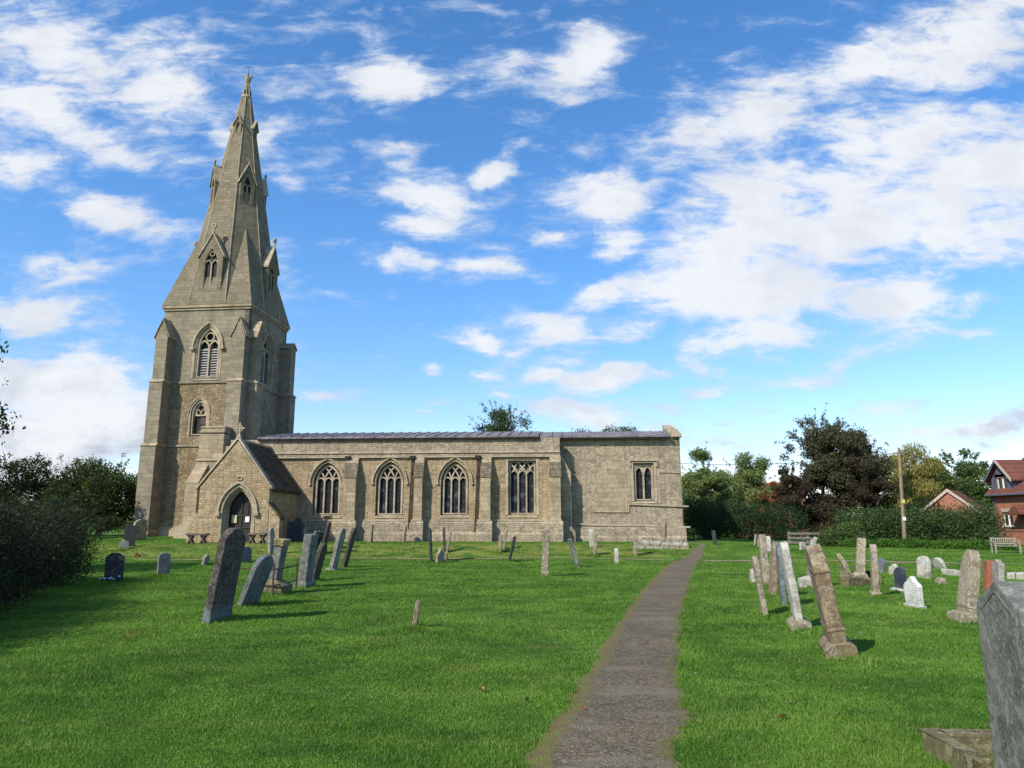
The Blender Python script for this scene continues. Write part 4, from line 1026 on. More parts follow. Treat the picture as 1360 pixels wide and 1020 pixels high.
def stone_at(bx, by, tx, ty, W, Tk, st, mat, label, yaw=0, leanN=0, base=None, group=None, name='gravestone', cat='gravestone', D=None, off=None):
    """bx, by = where the near foot of the slab stands, tx, ty = its top"""
    global NG; NG += 1
    g = gp(bx, by, 40.6 if D is None else D)
    d = ray(tx, ty); k = g.y / d.y; top = Vector((0, 0, EYE)) + d * k
    dx, dz = top.x - g.x, top.z - g.z
    lean = math.atan2(dx, dz); Hh = math.hypot(dx, dz)
    yw = R(yaw); oy = (W / 2 * math.cos(yw)) if off is None else off
    root_loc = (g.x + (W / 2 * math.sin(-yw)), g.y + oy, H(g.x, g.y + oy))
    rot = (R(leanN), lean, yw)
    # combine: yaw first, then lean about world axes
    Mx = Matrix.Rotation(lean, 4, 'Y') @ Matrix.Rotation(R(leanN), 4, 'X') @ Matrix.Rotation(yw, 4, 'Z')
    rot = Mx.to_euler()
    h0 = 0
    if base is None:
        o = slab_mesh(name, st, W, Hh, Tk, G[mat], None, NG, loc=root_loc, rot=rot)
        return tag(o, label, cat, group)
    root = empty(name, root_loc, 0); root.rotation_euler = rot; tag(root, label, cat, group)
    bw, bt, bh = base[:3]; bm_ = base[3] if len(base) > 3 else mat
    slab_mesh('slab', st, W, Hh - bh, Tk, G[mat], root, NG, sink=.02, loc=(0, 0, bh))
    b = MB(); b.hexa([(-bt / 2, -bw / 2, -.2), (bt / 2, -bw / 2, -.2), (bt / 2, bw / 2, -.2), (-bt / 2, bw / 2, -.2),
                      (-bt / 2, -bw / 2, bh * .7), (bt / 2, -bw / 2, bh * .7), (bt / 2, bw / 2, bh * .7), (-bt / 2, bw / 2, bh * .7)])
    b.hexa([(-bt / 2, -bw / 2, bh * .7), (bt / 2, -bw / 2, bh * .7), (bt / 2, bw / 2, bh * .7), (-bt / 2, bw / 2, bh * .7),
                      (-Tk / 2 - .02, -W / 2 - .02, bh + .01), (Tk / 2 + .02, -W / 2 - .02, bh + .01), (Tk / 2 + .02, W / 2 + .02, bh + .01), (-Tk / 2 - .02, W / 2 + .02, bh + .01)])
    b.build('plinth', G[bm_], root, bevel=.012)
    return root
GL = 'leaning gravestones west of the path'; GR = 'gravestones east of the path'; GC = 'small gravestones on the bank below the church'
# --- left
stone_at(272, 830, 298, 703, .74, .13, 'low_gable', 'nearslab', 'tallest dark brown slab standing nearest on the left lawn, pale bluish foot', yaw=-4, group=GL)
stone_at(316, 808, 344, 738, .78, .10, 'round', 'blue', 'strongly tilted round topped slate just right of the tallest dark slab', yaw=-4, group=GL)
stone_at(358, 789, 371, 717, .36, .18, 'flat', 'green', 'gravestone on dark square plinth inside the rusty rails, gold lichen cap', base=(.62, .62, .30, 'mossy'), group=GL, yaw=-4)
stone_at(399, 781, 409, 710, 0.5, .20, 'flat', 'green', 'thick flat topped greenish slab beside the right rail post', base=(.72, .34, .14), group=GL, yaw=-4)
stone_at(413, 773, 427, 722, .55, .09, 'round', 'brown', 'thin dark leaning slab right of the thick greenish slab', group=GL, yaw=-2)
stone_at(425, 737, 436, 694, .55, .10, 'round', 'brown', 'dark leaning slab reaching highest against the aisle plinth', group=GL)
stone_at(406, 738, 419, 707, .75, .10, 'flat', 'blue', 'pale edged leaning slab behind the thick greenish slab', group=GL, yaw=-14)
stone_at(438, 759, 452, 701, .55, .12, 'round', 'grey', 'grey edged leaning slab with small foot, second from the right of the row', group=GL, base=(.62, .3, .1), yaw=-3)
stone_at(454, 755, 469, 701, .55, .10, 'round', 'brown', 'dark slender leaning slab at the right end of the leaning row', group=GL, yaw=-1)
stone_at(450, 729, 456, 706, .5, .10, 'round', 'lime', 'short pale rounded stone between the two last leaning slabs', group=GL)
stone_at(467, 722, 471, 706, .45, .10, 'gable', 'white', 'tiny whitish stone below the first downpipe buttress', group=GL)
stone_at(415, 722, 424, 705, .45, .12, 'round', 'brown', 'low dark rounded stone at the foot of the aisle wall behind the leaning row', group=GL)
stone_at(357, 738, 357, 701, .42, .14, 'pointed', 'grey', 'narrow pointed stone in front of the right porch bench', group=GL, yaw=-10)
stone_at(317, 748, 319, 726, .5, .10, 'round', 'blue', 'pale blue rounded stone half hidden behind the tallest dark slab', group=GL, yaw=-40)
stone_at(268, 752, 272, 737, .4, .10, 'round', 'grey', 'little grey stone peeping out left of the tallest dark slab', group=GL)
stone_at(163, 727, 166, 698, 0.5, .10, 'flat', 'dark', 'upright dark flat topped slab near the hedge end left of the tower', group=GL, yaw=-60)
stone_at(176, 716, 179, 690, .85, .14, 'round', 'lime', 'large round topped stone close against the tower corner buttress', yaw=-20, group=GL)
stone_at(159, 730, 158, 717, .40, .12, 'ogee', 'grey', 'tiny grey stone in front of the dark flat slab', yaw=-60, group=GL)
stone_at(138, 772, 141, 734, 0.46, .10, 'low_gable', 'dark', 'dark peaked stone beside the big bush with flowers at its foot', group=GL, yaw=-68)
stone_at(208, 765, 211, 734, 0.34, .13, 'low_gable', 'blue', 'lone mottled grey stone on the lawn between bush and tallest slab', group=GL, yaw=-50)
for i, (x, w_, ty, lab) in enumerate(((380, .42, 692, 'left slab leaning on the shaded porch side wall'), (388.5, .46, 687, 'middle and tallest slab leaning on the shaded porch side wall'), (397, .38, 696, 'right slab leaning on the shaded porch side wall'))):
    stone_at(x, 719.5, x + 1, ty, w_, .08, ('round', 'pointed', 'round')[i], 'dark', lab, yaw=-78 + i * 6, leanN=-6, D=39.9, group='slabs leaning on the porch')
# --- centre
stone_at(572, 747, 570, 703, .50, .09, 'flat', 'dark', 'thin dark upright slab left of the ragged stump stone', group=GC, yaw=1)
stone_at(580, 748, 580, 728, .36, .14, 'broken', 'lime', 'ragged broken pale stump on the lawn foot of the bank', group=GC, yaw=-40)
stone_at(590, 735, 589, 701, .5, .10, 'pointed', 'brown', 'dark pointed stone on the bank behind the ragged stump', group=GC, yaw=2)
stone_at(591, 745, 598, 707, .45, .09, 'flat', 'lime', 'narrow brown stone tilting right of the ragged stump', group=GC, yaw=1)
stone_at(535, 719, 538, 696, .5, .12, 'round', 'lime', 'leaning pale stone by the middle buttress downpipe', group=GC)
stone_at(491, 716, 493, 697, .5, .14, 'flat', 'lime', 'small square pale stone under the second window', group=GC)
stone_at(664, 735, 664, 712, .45, .12, 'flat', 'lime', 'short left stone of the close pair under the square window', group=GC)
stone_at(669, 731, 673, 704, .45, .10, 'flat', 'grey', 'tilted right stone of the close pair under the square window', group=GC)
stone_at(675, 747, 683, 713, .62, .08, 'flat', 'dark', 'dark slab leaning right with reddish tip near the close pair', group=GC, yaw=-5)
stone_at(723.5, 766, 726, 703, .42, .20, 'flat', 'lime', 'tall square sided pillar stone in the middle of the lawn edge', group=GC, yaw=-3, base=(.46, .24, .16))
stone_at(769, 755, 758, 716, .5, .10, 'flat', 'green', 'green slab tilting left below the aisle corner', group=GC, yaw=4)
stone_at(786.5, 728, 785, 703, .4, .18, 'round', 'white', 'pale rounded stone leaning left of its brown neighbour near the chancel', group=GC)
stone_at(790.5, 738, 792, 710, .4, .12, 'flat', 'lime', 'brown stone just right of the pale rounded one near the chancel', group=GC)
stone_at(820, 750, 819, 728, .3, .13, 'round', 'white', 'small pale rounded marker alone on the lawn near the path', group=GC)
stone_at(844, 739, 846, 704, .42, .12, 'flat', 'lime', 'narrow stone left of the low ruined tomb', group=GC)
stone_at(884, 712, 885, 694, .18, .06, 'flat', 'brown', 'thin stake stone rising behind the low ruined tomb', group=GC)
stone_at(951, 724, 949, 705, .4, .09, 'flat', 'dark', 'lone thin dark stone right of the far path end', group=GR)
o = stone_at(549, 835, 555, 798, .10, .07, 'flat', 'rust', 'short tilted reddish brown marker post on the open lawn', group=None, name='marker_post', cat='marker post')
# --- right
stone_at(1002, 726, 1004, 710, 0.3, .08, 'flat', 'grey', 'first small thin stone of the far pair in front of the hedge', group=GR, yaw=-15)
stone_at(1007, 727, 1008, 714, 0.3, .08, 'flat', 'lime', 'second small thin stone of the far pair in front of the hedge', group=GR, yaw=-15)
stone_at(1019, 778, 1013, 710, 0.34, 0.16, 'flat', 'lime', 'tall slim square topped pillar at the left of the eastern cluster', group=GR, yaw=-12)
stone_at(1022, 734, 1020, 713, 0.36, .2, 'round', 'white', 'pale rounded stone right behind the slim square pillar', group=GR, yaw=-15)
stone_at(1018, 821, 1003, 739, 0.42, 0.09, 'round', 'lime', 'brown round topped slab leaning left nearest the path', group=GR, yaw=-14)
stone_at(1028, 793, 1032, 720, 0.48, 0.12, 'pointed', 'rust', 'tall brown pointed slab in the middle of the eastern cluster', group=GR, yaw=-12)
stone_at(1043, 807, 1035, 722, 0.5, 0.09, 'pointed', 'blue', 'slender blue grey slab behind the whitish slab', group=GR, yaw=-16)
stone_at(1065, 838, 1042, 720, 0.42, 0.11, 'round', 'white', 'tall whitish slab leaning left on rough golden foot stone', group=GR, base=(.50, .30, .14, 'lime'), yaw=-14)
stone_at(1120, 876, 1083, 725, 0.56, 0.18, 'pointed', 'rust', 'largest leaning orange brown slab with moulded plinth right of the path', group=GR, base=(.58, .36, .18, 'rust'), yaw=-16)
stone_at(1003, 776, 1002, 756, 0.4, .16, 'round', 'white', 'low pale stone hidden behind the brown slab nearest the path', group=GR, yaw=-10)
stone_at(1028, 772, 1026, 748, 0.34, .2, 'round', 'lime', 'low lumpy stone behind the tall brown pointed slab', group=GR, yaw=-10)
stone_at(1077, 781, 1081, 716, 0.36, 0.12, 'taper', 'grey', 'grey tapering memorial with rounded foot behind the largest orange slab', group=GR, base=(.52, .5, .26, 'white'), yaw=-14)
stone_at(1063, 731, 1062, 720, 0.3, .12, 'round', 'white', 'tiny white marker far across the eastern lawn', group=GR, yaw=-70)
stone_at(1076, 736, 1084, 714, 0.4, .14, 'round', 'white', 'pale stone leaning right behind the top of the largest orange slab', group=GR, yaw=-20)
stone_at(1143, 772, 1145, 715, 0.34, 0.22, 'taper', 'lime', 'lichened tapering obelisk stone standing in the low stone kerb', group=GR, base=(.46, .38, .20), yaw=-20)
stone_at(1132, 770, 1116, 735, .25, .12, 'broken', 'lime', 'fallen broken cross shaft leaning against the low kerb', group=GR)
stone_at(1165, 793, 1161, 723, 0.34, 0.13, 'taper', 'lime', 'slim pointed pillar right of the obelisk and kerb', group=GR, base=(.40, .22, .10), yaw=-18)
stone_at(1175, 763, 1175, 741, 0.42, .12, 'low_gable', 'blue', 'small blue grey slate behind the slim pointed pillar', group=GR, yaw=10)
stone_at(1195, 766, 1193, 749, 0.42, .12, 'ogee', 'white', 'small pale scrolled stone behind the dark polished one', group=GR, yaw=5)
stone_at(1203, 787, 1201, 754, 0.42, 0.09, 'round', 'black', 'dark polished granite stone on white foot beside the inscribed marble', group=GR, base=(.55, .24, .07, 'marble'), yaw=0)
G['inscr'] = grave('inscribed_white_marble', (.60, .59, .56), (.44, .43, .40), (.66, .65, .62), .3, (.5, .5, .47), .15, .5, .6)
stone_at(1226, 811, 1221, 767, 0.48, 0.09, 'ogee', 'inscr', 'white marble stone with faint dark lettering leaning left', group=GR, base=(.52, .14, .07, 'marble'), yaw=2)
stone_at(1235, 770, 1234, 739, 0.46, 0.11, 'round', 'white', 'upright clean pale rounded stone in the middle distance', group=GR, base=(.52, .2, .05, 'white'), yaw=8)
stone_at(1257, 758, 1249, 741, 0.44, .12, 'round', 'white', 'pale stone tipped left at the corner of the long kerb', group=GR, yaw=5)
stone_at(1254, 778, 1253, 768, .26, .18, 'round', 'lime', 'small mossy lump stone beside the clean pale stone', group=GR)
stone_at(1290, 828, 1299, 731, 0.42, 0.15, 'pointed', 'lime', 'tall heavily lichened slab leaning right behind the near slate', group=GR, base=(.56, .36, .14), yaw=-10)
stone_at(1316, 790, 1316, 745, 0.3, 0.14, 'flat', 'red', 'red sandstone block stone behind the near slate', group=GR, yaw=-15)
stone_at(1332, 792, 1330, 743, 0.34, 0.12, 'ogee', 'grey', 'grey scrolled stone right of the red sandstone block', group=GR, yaw=-10)
for nm, z_, w_, t_, mt in (('largest leaning orange', (.34, 1.02), .56, .18, 'rust'), ('tall heavily lichened', (.22,), .42, .15, 'lime')):
    o = [x for x in COL.objects if x.get('label') and nm in x['label']][0]
    for k in z_:
        MB().box(-t_ / 2 - .010, t_ / 2 + .010, -w_ / 2 - .010, w_ / 2 + .010, k, k + .028).build('moulding', G[mt], o, bevel=.006)
o = [x for x in COL.objects if x.get('label') and 'dark square plinth' in x['label']][0]
MB().hexa([(-.10, -.19, 1.06), (.10, -.19, 1.06), (.10, .19, 1.06), (-.10, .19, 1.06), (-.13, -.22, 1.20), (.13, -.22, 1.20), (.13, .22, 1.20), (-.13, .22, 1.20)]).build('cap', G['gold'], o, bevel=.02)
# the nearest slate, partly outside the frame
root = empty('gravestone', (3.03, 4.49, H(3, 4.5)), R(-12)); tag(root, 'very close green grey slate with peaked top at the right edge', 'gravestone', GR)
slab_mesh('slab', 'soft_peak', .63, 1.25, .20, G['front'], root, 991)
mb = MB(); ot = outline('soft_peak', .53, 1.18); mb.strip([(p[0], p[1]) for p in ot[2:]], .012, lambda a, z, d: (d, a, z), -.1035, -.09)
mb.build('carved_border', G['front'], root)
# stone kerb set beside it
kb = empty('grave_kerb', (2.98, 5.45, H(3, 5.4)), R(-4)); tag(kb, 'low mossy stone kerb set around the grave behind the nearest slate', 'grave kerb')
for (x0, x1, y0, y1) in ((-.06, .06, -.62, .03), (.065, 1.3, -.09, .03), (1.2, 1.32, -1.4, -.1)):
    MB().box(x0, x1, y0, y1, -.15, .15).build('kerbstone', G['mossy'], kb, bevel=.012)
def kerb(name, label, pts, hh=.18, wd=.16, mat='lime'):
    g = [gp(*p) for p in pts]; o = empty(name, g[0]); tag(o, label, 'grave kerb')
    for a, b in zip(g, g[1:]):
        d = b - a; L = math.hypot(d.x, d.y); az = math.atan2(d.y, d.x)
        mb = MB(); n = max(2, int(L / .35))
        for i in range(n):
            x0, x1 = L * i / n + .01, L * (i + 1) / n - .01; h_ = hh * random.uniform(.8, 1.1)
            mb.box(x0, x1, -wd / 2 * random.uniform(.8, 1.1), wd / 2 * random.uniform(.8, 1.1), -.2, h_)
        mb.build('kerbstone', G[mat], o, (a.x - g[0].x, a.y - g[0].y, a.z - g[0].z), (0, 0, az), bevel=.02)
kerb('grave_kerb', 'low rough stone kerb round the obelisk grave', [(1124, 779), (1165, 777), (1160, 768), (1122, 768), (1124, 779)], .2, .2, 'mossy')
kerb('grave_kerb', 'long whitish lumpy kerb line far right of the clean pale stone', [(1256, 763), (1290, 767), (1298, 766)], .18, .2, 'white')
kerb('grave_kerb', 'pale lumpy kerb at the right edge beyond the near slate', [(1338, 769), (1362, 770)], .2, .25, 'white')
kerb('grave_kerb', 'broad pale kerb just behind the near slate at the right edge', [(1338, 792), (1375, 800)], .2, .5, 'white')
kerb('grave_kerb', 'flat buried stone line on the lawn by the largest orange slab', [(1190, 768), (1209, 771)], .03, .2, 'white')
# small flat stone in the grass and low ruined tomb by the chancel
tb = empty('ruined_tomb', gp(884, 726)); tb.location = gp(884, 727); tag(tb, 'low ruined tomb of loose stone courses beside the chancel', 'tomb')
rr = random.Random(3)
for row in range(4):
    mb = MB(); x = -1.35 + .1 * row; hi = 1.1 - .05 * row
    while x < hi:
        wv = rr.uniform(.25, .6); mb.box(x, min(hi, x + wv - .02), -.42 + rr.uniform(-.04, .04) + .05 * row, .5, -.2 + (0 if row == 0 else .2 + .13 * (row - 1) + .02), .13 * row + .02 + (0)); x += wv
    mb.build('stone_course', G['lime'] if row % 2 else G['white'], tb, rot=(0, R(3), R(-3)), bevel=.015)
# rusty rails round the plinth grave
rl = empty('iron_railing', gp(361, 792)); tag(rl, 'rusty iron post and rail enclosure among the left leaning stones', 'railing')
P4 = [gp(311, 790), gp(361.5, 792), gp(393, 783), gp(352, 778)]; o0 = rl.location
for p in P4[:3]:
    mb = MB(); q = p - o0; mb.tube([(q.x, q.y, q.z - .2), (q.x, q.y, q.z + .66)], .022, 6); mb.tube([(q.x, q.y, q.z + .66), (q.x, q.y, q.z + .71)], [.03, .01], 6); mb.build('post', M['iron'], rl)
for a, b in ((P4[0], P4[1]), (P4[1], P4[2])):
    for z in (.22, .56):
        mb = MB(); qa, qb = a - o0, b - o0; mb.tube([(qa.x, qa.y, qa.z + z), ((qa.x + qb.x) / 2, (qa.y + qb.y) / 2, (qa.z + qb.z) / 2 + z - .015), (qb.x, qb.y, qb.z + z)], .016, 6); mb.build('rail', M['iron'], rl)
# flowers
def petals(name, pos, cols, label, cat, k=8, rad=.12):
    o = empty(name, pos); tag(o, label, cat)
    for ci, c in enumerate(cols):
        mb = MB()
        for i in range(k):
            a = random.uniform(0, 6.28); r = rad * random.uniform(.1, 1); x, y = r * math.cos(a) * 1.6, r * math.sin(a)
            z = random.uniform(.02, .14); s_ = random.uniform(.025, .05)
            mb.tube([(x, y, z - s_ * .5), (x, y, z), (x, y, z + s_ * .5)], [s_ * .4, s_, s_ * .3], 6)
        mb.build('blooms' if ci else 'leaves', c, o)
wm = plain('white_petals', (.8, .8, .82), (.65, .68, .75), 20); rm = plain('red_orange_petals', (.42, .10, .04), (.25, .08, .05), 20); dm = plain('dark_leaves', (.02, .035, .02), (.03, .03, .02), 20)
petals('flower_tribute', gp(146, 773), [dm, wm], 'white flowers laid at the dark peaked stone by the bush', 'flowers', 14, .22)
petals('wreath', gp(184, 739), [dm, rm], 'dark wreath with red flowers on the grass below the tower', 'wreath', 16, .25)
petals('flower_tribute', gp(1354, 787), [dm, wm], 'white flowers behind the nearest slate at the right edge', 'flowers', 10, .15)
# ---------------------------------------------------------------- benches
def stone_bench(px0, px1, py, label):
    a, b = gp(px0, py, 38.2), gp(px1, py, 38.2); L = max(.9, (b.x - a.x) * .9); c = (a + b) / 2; c.z = H(c.x, c.y)
    o = empty('porch_bench', c, R(-4)); tag(o, label, 'bench', 'benches either side of the porch')
    MB().box(-L / 2, L / 2, -.2, .2, .44, .52).build('seat', M['oldwood'], o, bevel=.01)
    for sx_ in (-1, 1):
        mb = MB()
        for e in (-1, 1): mb.hexa([(sx_ * L * .3 - .2 * e - .03, -.15, -.1), (sx_ * L * .3 - .2 * e + .03, -.15, -.1), (sx_ * L * .3 - .2 * e + .03, .15, -.1), (sx_ * L * .3 - .2 * e - .03, .15, -.1),
            (sx_ * L * .3 + .12 * e - .03, -.15 + .004 * e, .44), (sx_ * L * .3 + .12 * e + .03, -.15 + .004 * e, .44), (sx_ * L * .3 + .12 * e + .03, .15, .44), (sx_ * L * .3 + .12 * e - .03, .15, .44)])
        mb.build('leg', M['oldwood'], o)
stone_bench(247, 276, 722, 'low plank bench on crossed legs left of the porch door')
stone_bench(331, 352, 722, 'low plank bench partly hidden right of the porch door')
g = gp(1337, 735); bn = empty('garden_bench', g, R(-12)); tag(bn, 'pale slatted wooden garden bench facing the lawn by the brick house', 'bench')
Lb = 1.3; bn.scale = (.84, .84, .84)
mb = MB()
for k in range(4): mb.box(-Lb / 2, Lb / 2, -.25 + .13 * k, -.15 + .13 * k, .40, .43)
mb.build('seat', M['benchw'], bn)
mb = MB(); mb.box(-Lb / 2, Lb / 2, .26, .31, .80, .87); mb.box(-Lb / 2, Lb / 2, .26, .31, .50, .55)
for k in range(15): mb.box(-Lb / 2 + .06 + k * .102, -Lb / 2 + .10 + k * .102, .275, .295, .55, .80)
mb.build('backrest', M['benchw'], bn)
for sx_ in (-1, 1):
    x = sx_ * (Lb / 2 - .03)
    MB().box(x - .035, x + .035, -.28, -.21, -.1, .62).build('leg', M['benchw'], bn)
    MB().box(x - .035, x + .035, .25, .32, -.1, .88).build('leg', M['benchw'], bn)
    MB().box(x - .04, x + .04, -.32, .28, .62, .66).build('armrest', M['benchw'], bn)
# ---------------------------------------------------------------- rail fence, pole
fn = empty('rail_fence', (18.5, 45.5, 0)); tag(fn, 'pale timber post and rail fence below the dark purple tree', 'fence')
fa, fb = at(1048, 718, 46.0), at(1146, 720, 46.0)
for i in range(5):
    x = fa.x + (fb.x - fa.x) * i / 4 - 18.5
    mb = MB(); z = H(x + 18.5, 46); mb.box(x - .07, x + .07, .42, .55, z - .2, z + .86); mb.build('post', M['fence'], fn)
for z0 in (.16, .44, .72):
    mb = MB(); mb.box(fa.x - 18.6, fb.x - 18.4, .36, .41, H(20, 46) + z0, H(20, 46) + z0 + .12); mb.build('rail', M['fence'], fn)
g = gp(1202, 727.5); topz = at(1194, 597, g.y); pl0 = empty('utility_pole', g); tag(pl0, 'tall weathered timber pole carrying an overhead wire', 'utility pole')
dx = topz.x - g.x; dz = topz.z - g.z
MB().tube([(0, 0, -.3), (dx * .5, 0, dz * .5), (dx, 0, dz)], [.112, .10, .085], 12).build('pole', M['pole'], pl0, smooth=False)
f1 = (727.5 - 667) / 130.5; f2 = (727.5 - 708) / 130.5; yl = plain('yellow_warning_sign', (.62, .60, .12), (.5, .5, .1)); 
MB().box(dx * f1 - .09, dx * f1 + .09, -.128, -.114, dz * f1 - .1, dz * f1 + .12).build('warning_plate', yl, pl0)
f2 = (727.5 - 690) / 130.5
MB().box(dx * f2 - .09, dx * f2 + .09, -.128, -.114, dz * f2 - .09, dz * f2 + .12).build('number_plate', M['paper'], pl0)
mb = MB(); mb.box(dx - .3, dx + .3, -.05, .05, dz - .25, dz - .17); mb.build('crossbar', M['pole'], pl0)
mb = MB(); A_ = Vector((dx, 0, dz - .2)); B_ = at(1334, 616, 50) - g
mb.tube([A_.lerp(B_, k / 12) - Vector((0, 0, .35 * math.sin(math.pi * k / 12))) for k in range(13)], .022, 5); B2 = Vector((-14, 9, 5.8))
mb.tube([A_.lerp(B2, k / 8) - Vector((0, 0, .5 * math.sin(math.pi * k / 8))) for k in range(9)], .018, 5)
mb.build('wire', M['pipe'], pl0)
# ---------------------------------------------------------------- houses
HX = 33.2
hs = empty('brick_house', (HX, 50, 0)); tag(hs, 'orange brick house with clay roof, grey dormer and cream windows at right', 'house')
ze = at(1312, 655, 50).z; Wm = EAST(0)
WM = lambda a, z, d: (d, a, z)      # west face: a = y offset, d inwards (+x)
wy0, wy1 = -17.0, 0.0
def westpt(px, py):
    d = ray(px, py); k = HX / d.x; P = Vector((0, 0, EYE)) + d * k; return P.y - 50, P.z
wa, wz1 = westpt(1332, 681); wb, wz0 = westpt(1346.5, 698.5)
wz1, wz0 = (wz1 + westpt(1346.5, 679)[1]) / 2, (wz0 + westpt(1332, 698)[1]) / 2
print('house win', wa, wb, wz0, wz1, ze)
hole = [(wb, wz0), (wa, wz0), (wa, wz1), (wb, wz1)]
MB().panel([(wy0, -.2), (wy1, -.2), (wy1, ze), (wy0, ze)], [hole], WM, 0, .2).build('wall', M['brick'], hs)
mb = MB(); mb.box(.01, 8, -.2, wy1 - .003, -.2, ze); mb.box(.3, 8, wy0, -.2, -.2, ze); mb.box(-.04, 0, wy0, wy1 + .03, .95, 1.05); mb.build('inner_wall', M['brick'], hs)
def casement(parent, a0, a1, z0, z1, mpf, n=2):
    mb = MB(); mb.strip([(a0, z0), (a1, z0), (a1, z1), (a0, z1)], .10, mpf, .04, .11, closed=True)
    for i in range(1, n): x = a0 + (a1 - a0) * i / n; mb.strip([(x, z0), (x, z1)], .11, mpf, .045, .105)
    o = mb.build('window', M['white_paint'], parent)
    MB().prism([(a0, z0), (a1, z0), (a1, z1), (a0, z1)], mpf, .09, .10).build('pane', M['pane'], o)
    sl = MB(); sl.prism([(a0 - .12, z0 - .10), (a1 + .12, z0 - .10), (a1 + .12, z0 - .01), (a0 - .12, z0 - .01)], mpf, -.08, .05); sl.build('sill', M['white_paint'], o)
    sl = MB(); sl.prism([(a0 - .14, z1 + .01), (a1 + .14, z1 + .01), (a1 + .2, z1 + .22), (a0 - .2, z1 + .22)], mpf, -.03, .1); sl.build('lintel', M['bargeboard'], o)
casement(hs, wb, wa, wz0, wz1, WM)
mb = MB(); rz = 3.6
mb.prism([(-.35, ze - .05), (4.0, ze + rz), (8.3, ze - .05), (8.3, ze - .2), (4.0, ze + rz - .18), (-.35, ze - .2)], lambda x, z, d: (x, d, z), wy0, .25)
rf = mb.build('roof', M['pantile'], hs)
mb = MB(); mb.box(3.6, 4.5, -3.4, -2.5, ze + rz - .6, ze + rz + .9); mb.box(3.55, 4.55, -3.45, -2.45, ze + rz + .9, ze + rz + 1.02); mb.build('chimney', M['brick'], rf)
# dormer, facing west
dc = westpt(1331, 640)[0]; dw = 1.05; dz0 = ze - .12; dze = ze + 1.05; dza = at(1327, 610.5, 50 + dc).z
MB().panel([(dc - dw, dz0), (dc + dw, dz0), (dc + dw, dze), (dc, dza - .1), (dc - dw, dze)], [[(dc - .52, dz0 + .2), (dc + .52, dz0 + .2), (dc + .52, dze - .02), (dc - .52, dze - .02)]], WM, -.03, .25).build('dormer_front', M['hung'], hs)
mb = MB(); mb.box(.23, 3.4, dc - dw, dc + dw, dz0, dze - .01); mb.build('dormer_cheek', M['hung'], hs)
casement(hs, dc - .52, dc + .52, dz0 + .22, dze - .05, WM, 2)
for sg in (-1, 1):
    MB().prism([(dc, dza), (dc, dza - .14), (dc + sg * (dw + .28), dze - .32), (dc + sg * (dw + .28), dze - .18)], WM, -.32 + .002 * sg, 4.3).build('dormer_roof', M['pantile'], hs)
    MB().prism([(dc, dza + .04), (dc, dza - .18), (dc + sg * (dw + .32), dze - .40), (dc + sg * (dw + .32), dze - .18)], WM, -.38 + .003 * sg, -.325).build('barge_board', M['bargeboard'] if sg < 0 else M['hung'], hs)
mb = MB(); cy, cz = westpt(1357, 678); mb.prism([(cy - 1, cz - .25), (cy + .45, cz - .3), (cy - .4, cz + .35)], WM, -.8, 0); mb.build('door_canopy', M['pantile'], hs)
MB().tube([(-.08, .0 - .15, -.2), (-.08, -.15, ze - .15)], .05, 6).build('downpipe', M['hung'], hs)
mb = MB(); mb.tube([(-.38, wy0, ze - .16), (-.38, .2, ze - .16)], .07, 6); mb.build('gutter', M['hung'], hs)
# garage with a brick gable
g0 = at(1226.5, 679, 51.5); th = R(-40); ge = Vector((math.cos(th), math.sin(th), 0))
gf = Frame(Vector((g0.x, g0.y, 0)), th); gu1, gz1 = gf.south(1297, 677); gum, gzm = gf.south(1257, 651.5)
gzl = g0.z; ga = empty('brick_garage', (g0.x, g0.y, 0), th); tag(ga, 'brick gabled garage with red tiled roof behind the hedge', 'garage')
print('garage', gu1, gz1, gum, gzm, gzl)
gu1 = min(gu1, 6.5); gum = gu1 / 2
MB().prism([(.15, -.2), (gu1 - .15, -.2), (gu1 - .15, gzl), (gum, gzm - .08), (.15, gzl)], SOUTH, 0, 5).build('wall', M['brick'], ga)
for sg in (-1, 1):
    ex = gum + sg * (gum + .25); ez = gzl - .2
    MB().prism([(gum, gzm + .1), (gum, gzm - .04), (ex, ez), (ex, ez + .14)], SOUTH, -.05 - .002 * sg, 5.2).build('roof', M['pantile'], ga)
    MB().prism([(gum, gzm + .13), (gum, gzm - .10), (ex, ez - .06), (ex, ez + .17)], SOUTH, -.14 + .003 * sg, -.055).build('barge_board', M['bargeboard'], ga)
# farther house between the trees
fh = empty('distant_house', (21.8, 68, 0), R(-8)); tag(fh, 'distant orange brick house glimpsed between the trees east of the chancel', 'house')
MB().prism([(0, -.3), (5.6, -.3), (5.6, 4.0), (0, 4.0)], SOUTH, 0, 6).build('wall', M['brick'], fh)
MB().prism([(-.3, 3.9), (3, 5.3), (6.3, 3.9)], lambda y, z, d: (d, y, z), -.3, 5.9).build('roof', M['pantile'], fh)
for x in (.9, 3.4):
    casement(fh, x, x + 1.1, 1.6, 2.8, SOUTH)
